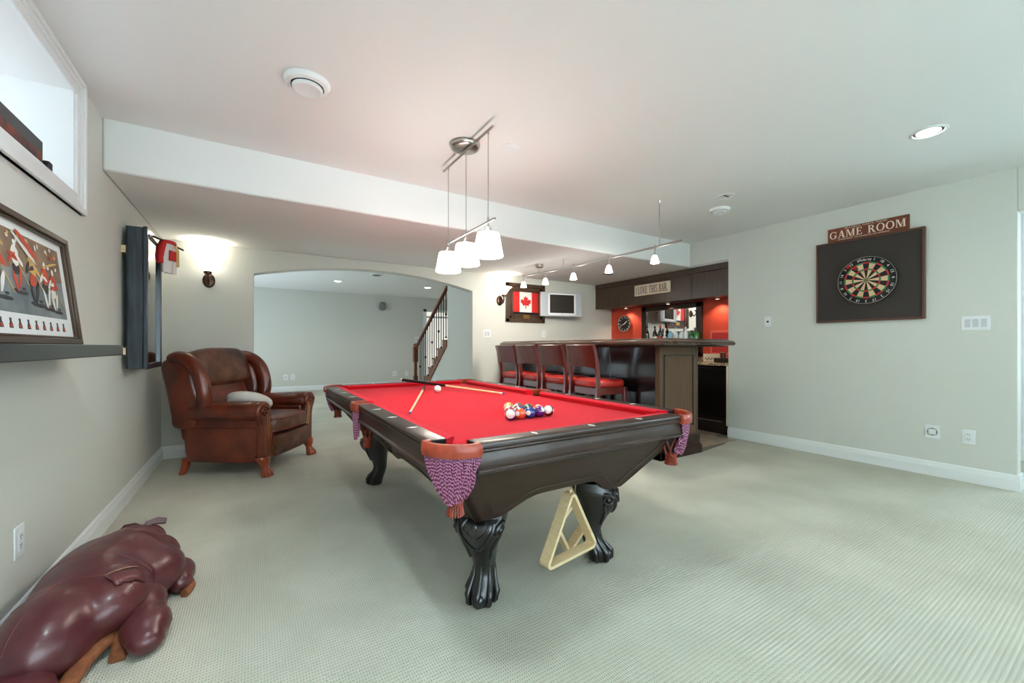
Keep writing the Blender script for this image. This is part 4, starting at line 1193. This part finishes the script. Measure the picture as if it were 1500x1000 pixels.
# ================================================================== right wall: dart board and signs
db = thing('dart_backboard', 'large dark rectangular backing board behind the dart board', 'board', (XR, 1.556, 1.38))
B(XR-.030, XR-.002, 1.160, 1.955, 1.40, 2.18).build('panel', DARKBOARD, db, world=True)
m = MB(); m.box(XR-.040, XR-.001, 1.141, 1.160, 1.381, 2.199); m.box(XR-.040, XR-.001, 1.955, 1.972, 1.381, 2.199); m.box(XR-.040, XR-.001, 1.160, 1.955, 1.381, 1.40); m.box(XR-.040, XR-.001, 1.160, 1.955, 2.18, 2.199)
m.build('frame', mat('dark_brown_frame', rgb(92, 54, 40), .4), db, world=True, bevel=.003)
MD = Matrix(((0, 0, -1, 0), (-1, 0, 0, 0), (0, 1, 0, 0), (0, 0, 0, 1)))
dd = thing('dart_board', 'round bristle dart board with red and green rings and wire numbers', 'dart board', (XR-.030, 1.545, 1.772))
RB = .228
MB().lathe([(RB, 0), (RB, .034), (RB-.004, .038), (.001, .038)], 60, MD).build('board', RUBBER, dd, smooth=50)
MB().tube([(RB*.985*math.cos(2*PI*k/64), RB*.985*math.sin(2*PI*k/64), .0395) for k in range(64)], .0022, 6, MD, loop=True).build('wire_ring', STEEL, dd)


def sector(r0, r1, h):
    n = 4; a = PI/20; P = [(r1*math.sin(-a+2*a*i/n), r1*math.cos(-a+2*a*i/n)) for i in range(n+1)]+[(r0*math.sin(a-2*a*i/n), r0*math.cos(a-2*a*i/n)) for i in range(n+1)]
    return MB().prism(P, .0378, h)


k_ = RB/.2255
seg = {}
for nm, r0, r1 in (('inner', .0159, .099), ('treble', .099, .107), ('outer', .107, .162), ('double', .162, .170)):
    for tone, mt in (((0, RUBBER), (1, SISAL)) if nm in ('inner', 'outer') else ((0, DRED), (1, DGREEN))):
        wdn = .003 if nm in ('treble', 'double') else 0
        seg[nm, tone] = sector((r0-wdn)*k_, (r1+wdn)*k_, .0392 if nm in ('inner', 'outer') else .0396).mesh('segment', mt)
for k in range(20):
    for nm in ('inner', 'treble', 'outer', 'double'):
        o = bpy.data.objects.new('segment', seg[nm, k % 2]); C.objects.link(o); o.parent = dd
        o.matrix_local = MD @ RZ(-k*PI/10)
MB().lathe([(.0159*k_, .038), (.0159*k_, .0400)], 20, MD).build('outer_bull', DGREEN, dd); MB().lathe([(.007*k_, .040), (.007*k_, .0412)], 16, MD).build('bullseye', DRED, dd)
nums = [20, 1, 18, 4, 13, 6, 10, 15, 2, 17, 3, 19, 7, 16, 8, 11, 14, 9, 12, 5]
for k, n in enumerate(nums):
    a = k*PI/10; r = .198*k_
    if k == 0: continue
    xf(font_mesh(str(n), .034), MD @ T(r*math.sin(a), r*math.cos(a), .0392) @ RZ(-a)).build('number', IVORY, dd)
xf(font_mesh('Anbroy', .036, .10), MD @ T(-.008, .197*k_, .0392)).build('maker_name', IVORY, dd)
for i, (dy, dz, tl) in enumerate(((.082, .118, .16), (.052, .098, -.02), (.026, .082, -.14))):
    t = thing('dart', ['dart with red flights stuck leftmost in the dart board', 'middle dart of the three stuck in the dart board', 'dart with pale flights stuck rightmost in the dart board'][i], 'dart', (XR-.068, 1.545+dy, 1.772+dz), 0, 'darts stuck in the dart board')
    u = Vector((-1, tl, .10)).normalized()
    MB().tube([(0, 0, 0), u*.03], [.0008, .002], 6).build('point', STEEL, t); MB().tube([u*.03, u*.05, u*.075], [.003, .0038, .003], 8).build('barrel', BRASS, t); MB().tube([u*.075, u*.11], .002, 6).build('stem', BLACKP, t)
    m = MB()
    for r in range(4):
        a = r*PI/2+.5+i; e = Vector((0, math.cos(a), math.sin(a))); f = u.cross(e).normalized()*.0006
        for s_ in (1,):
            P = [u*.10, u*.11+e*.017, u*.138+e*.017, u*.145]
            m.add([p+f for p in P]+[p-f for p in P], [(0, 1, 2, 3), (7, 6, 5, 4), (0, 4, 5, 1), (1, 5, 6, 2), (2, 6, 7, 3), (3, 7, 4, 0)])
    m.build('flight', [FLAGR, FLAGR, CREAM][i], t)
gs = thing('game_room_sign', 'rust brown GAME ROOM sign above the dart board', 'sign', (XR, 1.56, 2.19))
B(XR-.022, XR-.001, 1.249, 1.874, 2.200, 2.338).build('board', RUSTSIGN, gs, world=True, bevel=.002)
MT = Matrix(((0, 0, -1, XR-.0221), (-1, 0, 0, 1.858), (0, 1, 0, 2.234), (0, 0, 0, 1)))
serif_text('GAME ROOM', .072, .595, MT, CREAM, gs)
MT2 = Matrix(((0, 0, -1, XR-.0225), (-1, 0, 0, 1.565), (0, 1, 0, 2.323), (0, 0, 0, 1)))
xf(font_mesh('BILLIARDS, DARTS, POKER', .02, .33), MT2).build('small_lettering', CREAM, gs, world=True)['kind'] = 'stuff'
MT3 = Matrix(((0, 0, -1, XR-.0225), (-1, 0, 0, 1.585), (0, 1, 0, 2.217), (0, 0, 0, 1)))
xf(font_mesh('HOUSE RULES   NO GAMBLING, NO WHINING', .017, .40), MT3).build('small_lettering', CREAM, gs, world=True)['kind'] = 'stuff'

# ================================================================== left wall: shelf, print, shadow box
sh = B(XL+.001, -.552, .95, 2.795, 1.088, 1.139).build('floating_shelf', SHELFM, bevel=.003); tag(sh, 'black floating shelf on the left wall under the hockey print', 'shelf')
pr = thing('hockey_print', 'framed hockey print with red and white players leaning on the shelf', 'picture', (-.71, 2.36, 1.1395))
# local frame: x along +Y (rightwards in view), y up the leaning face, z towards the room
lean = math.atan2(.055, .49)
MP = Matrix(((0, -math.sin(lean), math.cos(lean), 0), (1, 0, 0, 0), (0, math.cos(lean), math.sin(lean), 0), (0, 0, 0, 1)))
PW, PH = .83, .494
x0p, x1p = -.415, .415
m = MB()
for a, b, d in ((0, .026, .022), (.026, .036, .014)):
    w_ = b-a
    m.box(x0p+a, x1p-a, PH-b, PH-a, -.01, d); m.box(x0p+a, x1p-a, a, b, -.01, d); m.box(x0p+a, x0p+b, a, PH-a, -.01, d); m.box(x1p-b, x1p-a, a, PH-a, -.01, d)
xf(m, MP).build('frame', FRAMEBR, pr, bevel=.004)
xf(MB().box(x0p+.03, x1p-.03, .03, PH-.03, -.008, 0), MP).build('mat_board', MATB, pr)
ICE = mat('print_ice', rgb(92, 102, 106), .5, col2=rgb(134, 142, 142), scale=7); CROWD = mat('print_crowd', rgb(116, 92, 74), .5, col2=rgb(148, 120, 94), scale=12)
iy0, iy1, ix0, ix1 = .115, .425, x0p+.085, x1p-.085
xf(MB().box(ix0, ix1, iy0, iy1, 0, .001), MP).build('ice_print', ICE, pr); xf(MB().box(ix0, ix1, iy0+.165, iy1, .001, .0015), MP).build('crowd_print', CROWD, pr)
PRR = mat('print_red', rgb(196, 70, 44), .5); PRW = mat('print_white', rgb(226, 222, 214), .5); PRG = mat('print_gold', rgb(206, 164, 92), .5); PRD = mat('print_dark', rgb(46, 42, 48), .5)
random.seed(5)
layers = {PRR: MB(), PRW: MB(), PRG: MB(), PRD: MB()}
zz = .0017


def blob(mt, cx, cy, rx, ry, a=0):
    global zz
    zz += .00003; n = 9
    P = []
    for k in range(n):
        t = 2*PI*k/n; r = random.uniform(.75, 1.1); x = rx*r*math.cos(t); y = ry*r*math.sin(t)
        P.append((cx+x*math.cos(a)-y*math.sin(a), cy+x*math.sin(a)+y*math.cos(a)))
    layers[mt].prism(P, zz-.0004, zz, MP)


def player(cx, cy, s, lean_, c1, c2, c3):
    blob(PRD, cx+.02*s, cy-.115*s, .06*s, .008*s)                    # shadow on the ice
    blob(c2, cx-.018*s, cy-.07*s, .012*s, .045*s, .25); blob(c2, cx+.022*s, cy-.065*s, .012*s, .045*s, -.4)
    blob(PRD, cx-.028*s, cy-.11*s, .016*s, .006*s); blob(PRD, cx+.04*s, cy-.10*s, .016*s, .006*s)
    blob(c3, cx, cy-.03*s, .028*s, .026*s, lean_); blob(c1, cx+.006*s, cy+.02*s, .032*s, .042*s, lean_); blob(c2, cx+.004*s, cy+.012*s, .030*s, .009*s, lean_)
    blob(c1, cx+.036*s, cy+.008*s, .011*s, .036*s, .9); blob(c2, cx-.03*s, cy+.01*s, .010*s, .032*s, -.7)
    blob(PRW, cx+.014*s, cy+.068*s, .014*s, .016*s); blob(PRG, cx+.06*s, cy-.05*s, .004*s, .06*s, .7)


player(-.24, .29, 1.1, .2, PRR, PRW, PRD); player(-.10, .31, 1.0, -.2, PRW, PRR, PRD); player(.03, .29, 1.15, .3, PRG, PRD, PRR); player(.14, .265, 1.0, -.3, PRR, PRW, PRD); player(.215, .25, .95, .2, PRR, PRW, PRW)
for k in range(26): blob(random.choice([PRR, PRW, PRG]), random.uniform(ix0+.03, ix1-.03), random.uniform(iy1-.10, iy1-.012), .008, .012, random.uniform(0, 3))
blob(PRR, .02, .385, .10, .016, -.5); blob(PRW, -.01, .37, .10, .012, -.5); blob(PRG, .20, .34, .10, .006, .25)
for mt, m in layers.items(): m.build('player_print', mt, pr)['kind'] = 'stuff'
m1, m2 = MB(), MB()
for k in range(9):
    x = -.27+.068*k
    m1.prism([(x-.013, .058), (x+.013, .058), (x+.012, .072), (x+.006, .080), (x+.007, .094), (x-.007, .094), (x-.006, .080), (x-.012, .072)], .0002, .0010, MP)
    m2.prism([(x-.009, .062), (x+.009, .062), (x+.006, .074), (x-.006, .074)], .0010, .0014, MP)
m1.build('portrait_print', PRD, pr); m2.build('portrait_print', PRR, pr)

sb = thing('shadow_box', 'tall blue black shadow box frame holding a jersey on the left wall', 'picture', (-.72, 4.14, .97))
m = MB(); m.box(-.755, -.665, 3.895, 3.912, .975, 1.985); m.box(-.755, -.665, 4.42, 4.437, .975, 1.985); m.box(-.755, -.665, 3.912, 4.42, 1.968, 1.985); m.box(-.755, -.665, 3.912, 4.42, .975, .992); m.box(-.757, -.745, 3.895, 4.437, .975, 1.985)
m.build('case', BLUEBLACK, sb, world=True, bevel=.003)
m = MB(); m.box(-.664, -.640, 3.888, 3.930, .968, 1.992); m.box(-.664, -.640, 4.40, 4.444, .968, 1.992); m.box(-.664, -.640, 3.930, 4.40, 1.95, 1.992); m.box(-.664, -.640, 3.930, 4.40, .968, 1.01)
m.build('front_frame', BLUEBLACK, sb, world=True, bevel=.004)
B(-.660, -.657, 3.930, 4.40, 1.01, 1.95).build('glass_pane', GLASS, sb, world=True)
B(-.744, -.740, 3.913, 4.419, .993, 1.967).build('backing', mat('grey_backing', rgb(176, 170, 164), .8), sb, world=True)
jerp = [(-.20, -.36), (.20, -.36), (.19, .10), (.24, -.02), (.30, .04), (.21, .36), (.07, .42), (0, .38), (-.07, .42), (-.21, .36), (-.30, .04), (-.24, -.02), (-.19, .10)]
ML = Matrix(((0, 0, 1, 0), (1, 0, 0, 0), (0, 1, 0, 0), (0, 0, 0, 1)))
j = MB().prism([(x*.75, y) for x, y in jerp], 0, .03, T(-.74, 4.165, 1.45) @ ML).build('jersey', FLAGW, sb, world=True, bevel=.012)
m = MB()
for z0, z1 in ((-.30, -.22), (.0, .03)): m.box(-.16, .16, z0, z1, .0305, .033, T(-.74, 4.165, 1.45) @ ML)
m.build('jersey_stripe', FLAGR, sb, world=True)
for z in (1.10, 1.82): B(XL+.001, -.757, 3.90, 4.43, z-.025, z+.025).build('wall_cleat', MAPLE, sb, world=True)
MB().ell((-.635, 3.955, 1.94), (.01, .01, .01)).build('latch', STEEL, sb, world=True)
# mini jersey hung on a rod at the box corner
mj = thing('mini_jersey', 'small white and red jersey hanging on a black rod at the shadow box corner', 'jersey', (-.60, 4.20, 1.72))
MB().tube([(-.636, 4.08, 1.965), (-.575, 4.20, 1.955), (-.50, 4.42, 1.945)], .008, 8).build('rod', BLACKP, mj, world=True, smooth=60)
MJ = T(-.570, 4.22, 1.84) @ RZ(1.1) @ Matrix.Diagonal((.72, 1, 1, 1))
jm = MB(); rows = []
for i in range(9):
    z = .125-.25*i/8; row = []
    for k in range(24):
        a = 2*PI*k/24; wv = (.095 if i > 1 else .075)+.010*math.sin(a*3+i*.4)*(i/8)
        row.append((wv*math.cos(a)*1.05, (.022+.010*math.sin(i*.5))*math.sin(a)+.010*math.sin(5*a)*(i/8), z))
    rows.append(row)
jm.loft(rows, M=MJ); jm.build('jersey_body', FLAGW, mj, world=True, smooth=70)
for sx in (-1, 1):
    MB().tube([(sx*.075, 0, .105), (sx*.105, .0, .06), (sx*.118, .005, -.01), (sx*.120, .0, -.06)], [.026, .030, .028, .025], 10, MJ).build('sleeve', FLAGR if sx < 0 else PRG, mj, world=True, smooth=60)
m = MB(); m.tube([(.078*math.cos(a), .033*math.sin(a), .115) for a in [2*PI*k/20 for k in range(20)]], .014, 6, MJ, loop=True); m.build('shoulder_yoke', FLAGR, mj, world=True, smooth=60)
MB().box(-.05, .05, -.040, -.030, -.03, .05, MJ).build('crest', FLAGR, mj, world=True, bevel=.004)

# board game boxes on the window sill
gb = thing('game_box', 'black board game box with a red picture on the window sill', 'box', (-.90, 2.60, wz0+.012))
zb = wz0+.0125
B(-.88, -.802, 2.30, 2.70, zb, zb+.115).build('carton', BLACKP, gb, world=True, bevel=.003)
m = MB().box(-.8018, -.8010, 2.32, 2.68, zb+.02, zb+.06); m.build('cover_picture', mat('cover_fire', rgb(150, 60, 40), .5, col2=rgb(40, 30, 30), scale=16), gb, world=True)
m = MB().box(-.87, -.812, 2.7002, 2.7008, zb+.015, zb+.10); m.build('side_picture', mat('side_grey', rgb(120, 124, 128), .5), gb, world=True)
gb2 = B(-.885, -.805, 1.95, 2.285, zb, zb+.085).build('game_box', mat('dark_red_box', rgb(66, 30, 32), .45), bevel=.003); tag(gb2, 'dark red board game box on the window sill left of the black one', 'box')
tn = B(-.83, -.788, 2.725, 2.765, zb, zb+.045).build('small_tin', BLACKP, bevel=.008, seg=3); tag(tn, 'small black tin at the end of the window sill', 'tin')

# ================================================================== ceiling fittings
def vent(x, y, z, r, label, name='ceiling_diffuser', cat='vent'):
    t = thing(name, label, cat, (x, y, z), 0)
    MB().lathe([(r, -.0005), (r, -.006), (r*.93, -.024), (r*.74, -.030), (r*.70, -.022)], 40, cap=False).build('outer_ring', TRIM, t, smooth=40)
    MB().lathe([(r*.70, -.003), (r*.68, -.004)], 32).build('throat', BLACKP, t)
    MB().lathe([(r*.66, -.030), (r*.66, -.040), (r*.58, -.046), (r*.46, -.040), (.002, -.036)], 40).build('centre_disc', TRIM, t, smooth=40)


vent(.245, 2.43, ZC, .112, 'large round white ceiling diffuser left of the pendant lamp')
vent(4.03, 2.43, ZC, .098, 'round white ceiling diffuser near the end of the track lamp rail')
t = thing('ceiling_speaker', 'small flat white ceiling disc beside the pendant lamp', 'speaker', (1.538, 2.465, ZC))
MB().lathe([(.062, -.0005), (.062, -.006), (.055, -.010)], 32).build('rim', TRIM, t, smooth=40); MB().lathe([(.050, -.0102), (.046, -.012)], 28).build('grille', WPLAST, t)


def can(x, y, z, r, label, power, col=(1, .90, .76), group='recessed ceiling lamps'):
    t = thing('recessed_light', label, 'ceiling lamp', (x, y, z), 0, group)
    MB().lathe([(r*1.25, -.0005), (r*1.25, -.005), (r*1.05, -.008), (r, -.003), (r*.98, -.001)], 32, cap=False).build('trim_ring', TRIM, t, smooth=40)
    MB().lathe([(r*.80, -.002), (r*.70, -.006), (.002, -.008)], 28).build('lens', LAMPLENS, t, smooth=60)
    MB().lathe([(r, -.0008), (r*.8, -.0022)], 28, cap=False).build('baffle', BRONZE, t)
    if power: spot('can_beam', (0, 0, -.02), power, col, 150, .14, t)


can(3.738, .832, ZC, .075, 'lit recessed ceiling lamp at the right of the main room', 7)
can(.12, 1.30, ZC, .075, 'added recessed fill lamp out of view above the floor cushion side', 44, (.78, .95, 1))  # lamp added above the view to brighten the left floor
can(-.30, -.30, ZC, .075, 'added recessed fill lamp out of view near the rear window', 26, (.86, .95, 1))  # second added lamp, out of view, for more fill light
can(1.61, 9.89, 2.60, .085, 'recessed lamp in the far room ceiling, left one', 18)
can(3.67, 9.78, 2.60, .085, 'recessed lamp in the far room ceiling, by the stair', 14)
t = thing('recessed_light', 'dark unlit recessed lamp beside the ceiling diffuser', 'ceiling lamp', (3.729, 2.191, ZC), 0)
MB().lathe([(.078, -.0005), (.078, -.005), (.062, -.008), (.055, -.002)], 32, cap=False).build('trim_ring', TRIM, t, smooth=40); MB().lathe([(.06, -.0006), (.05, -.001)], 24).build('baffle', WPLAST, t); B(-.035, .035, -.012, .002, -.0045, -.0012).build('slot', BRONZE, t)
t = thing('soffit_vent', 'thin flat vent on the soffit above the bar', 'vent', (4.47, 4.437, ZS), 0); B(-.10, .10, -.05, .05, -.006, -.0005).build('plate', WPLAST, t, bevel=.002)
m = MB()
for k in range(5): m.box(-.09, .09, -.04+.018*k, -.034+.018*k, -.0075, -.006)
m.build('louvre', BRONZE, t)
t = thing('far_ceiling_vent', 'flat white vent in the far room ceiling', 'vent', (2.13, 8.55, 2.60), 0); MB().lathe([(.14, -.0005), (.14, -.012), (.10, -.02)], 28).build('plate', TRIM, t, smooth=40); MB().lathe([(.09, -.0205), (.07, -.022)], 24).build('core', BRONZE, t)

# pendant over the table
pd = thing('pendant_lamp', 'three shade pendant lamp on a nickel bar above the pool table', 'pendant lamp', (1.245, 2.575, ZC))
Yc = 2.575
MB().lathe([(.10, -.0005), (.105, -.012), (.098, -.030), (.080, -.038), (.002, -.040)], 36, T(0, .02, 0)).build('canopy', STEEL, pd, smooth=50)
MB().cyl((0, -.375, -.052), (0, .395, -.052), .0085, n=12).build('upper_bar', STEEL, pd, smooth=60)
MB().cyl((0, -.40, -.625), (0, .33, -.625), .0085, n=12).build('lower_bar', STEEL, pd, smooth=60)
for i, dy in enumerate((-.315, .0, .305)):
    MB().cyl((0, dy, -.05), (0, dy, -.62), .0028, n=8).build('cable', STEEL, pd, smooth=60)
    m = MB(); m.cyl((0, dy, -.055), (0, dy, -.075), .006, n=8); m.build('cable_clip', STEEL, pd, smooth=60); m = MB(); m.cyl((0, dy, -.595), (0, dy, -.655), .0065, n=8)
    m.tube([(0, dy+.042*math.sin(a), -.735+.085*math.cos(a)) for a in [(-1+2*k/16)*1.5 for k in range(17)]], .004, 6)
    m.build('hanger', STEEL, pd, smooth=60)
    MB().lathe([(.010, -.695), (.066, -.698), (.070, -.703), (.094, -.838), (.092, -.840), (.067, -.706), (.010, -.700)], 36, T(0, dy, 0), cap=False).build('shade', SHADE, pd, smooth=50)
    spot('pendant_beam', (0, dy, -.80), 1.2, (1, .95, .88), 140, .05, pd)

# track lamp over the bar stools
tk = thing('track_lamp', 'slim rail track lamp with five small white glass shades near the bar', 'track lamp', (3.30, 3.6, 2.1))
railp = bez([(3.31, 2.36, 2.10), (3.31, 2.60, 2.10), (3.295, 3.20, 2.10), (3.28, 3.80, 2.10), (3.22, 4.27, 2.10), (3.13, 4.72, 2.10)], 6)
MB().tube(railp, .0065, 8, flat=1.6).build('rail', STEEL, tk, world=True, smooth=60)
m = MB(); m.cyl((3.31, 2.60, 2.10), (3.31, 2.60, ZC), .004, n=8); m.cyl((3.31, 2.60, ZC-.03), (3.31, 2.60, ZC), .008, .014, n=12); m.build('hanging_rod', STEEL, tk, world=True, smooth=60)
m = MB(); m.cyl((3.26, 3.99, 2.10), (3.26, 3.99, ZS), .003, n=8); m.build('hanging_rod', STEEL, tk, world=True)
MB().lathe([(.055, -.0005), (.055, -.035), (.045, -.042), (.002, -.043)], 24, T(3.20, 4.42, ZS)).build('power_canopy', STEEL, tk, world=True, smooth=50)
m = MB(); m.cyl((3.195, 4.42, ZS-.04), (3.195, 4.42, 2.10), .005, n=8); m.build('feed_rod', STEEL, tk, world=True)
for i, (x, y) in enumerate(((3.31, 2.655), (3.292, 3.25), (3.278, 3.82), (3.215, 4.30), (3.135, 4.69))):
    m = MB(); m.cyl((x, y, 2.125), (x, y, 2.035), .0045, n=8); m.cyl((x+.012, y, 2.12), (x+.012, y, 2.06), .003, n=6); m.cyl((x, y, 2.035), (x, y, 2.015), .012, .016, n=12); m.build('drop_rod', STEEL, tk, world=True, smooth=60)
    MB().lathe([(.016, 2.020), (.024, 2.010), (.042, 1.945), (.040, 1.944), (.022, 2.006)], 24, T(x, y, 0), cap=False).build('glass_shade', SHADE, tk, world=True, smooth=50)
    spot('track_beam', (x-3.30, y-3.6, 1.955-2.1), (20, 16, 12, 6, 4)[i], (1, .93, .82), 150, .08, tk, (.75, 0, 0))

# ================================================================== staircase in the far room
sr = thing('staircase', 'oak staircase with iron balusters rising beyond the arch', 'staircase', (3.1, 8.0, 0))
zk = lambda k: .155+.19*k
yk = lambda k: 8.65-.235*k
for k in range(0, 11):
    y1 = yk(k); z = zk(k)
    B(3.0 if y1-.255 > 7.0 else 3.135, 4.045, y1-.255, y1+.03, z-.032, z).build('tread', OAK, sr, world=True, bevel=.006)
    B(3.13, 4.05, y1-.02, y1, z-.19, z-.033).build('riser', TRIM, sr, world=True)
m = MB(); bot = lambda y: max(0, zt(y)-.30)
for k in range(0, 7):
    ya, yb = yk(k), max(yk(k+1), 7.053)
    m.prism([(ya, bot(ya)), (yb, bot(yb)), (yb, zk(k)-.033), (ya, zk(k)-.033)], 3.004, 3.029, M_yz)
m.build('stringer', OAK, sr, world=True)
hz = lambda y: 1.13+(8.83-y)*.655
m = MB(); m.loft([[(3.055+a, y, hz(y)+b) for a, b in ((-.028, -.03), (.028, -.03), (.034, .0), (.024, .028), (-.024, .028), (-.034, .0))] for y in (8.82, 7.053)]); m.build('handrail', OAK, sr, world=True, smooth=30)
m = MB(); m.box(2.995, 3.085, 8.80, 8.89, 0, .50); m.box(3.01, 3.07, 8.815, 8.875, .50, .82); m.box(2.99, 3.09, 8.795, 8.895, .80, 1.10); m.box(2.98, 3.10, 8.785, 8.905, 1.10, 1.125)
m.ell((3.04, 8.845, 1.165), (.048, .048, .045), 16, 10); m.build('newel_post', OAK, sr, world=True, bevel=.006)
for k in range(0, 7):
    for q, off in enumerate((.06, .175)):
        y = yk(k)-off; z0, z1 = zk(k), hz(y)-.03
        if y < 7.08: continue
        m = MB(); m.cyl((3.055, y, z0), (3.055, y, z1), .0095, n=8); m.lathe([(.012, 0), (.022, .008), (.020, .022), (.010, .030)], 10, T(3.055, y, z0))
        if (k*2+q) % 3 == 0: m.ell((3.055, y, (z0+z1)/2), (.022, .022, .030), 10, 8)
        m.build('baluster', WIRON, sr, world=True)
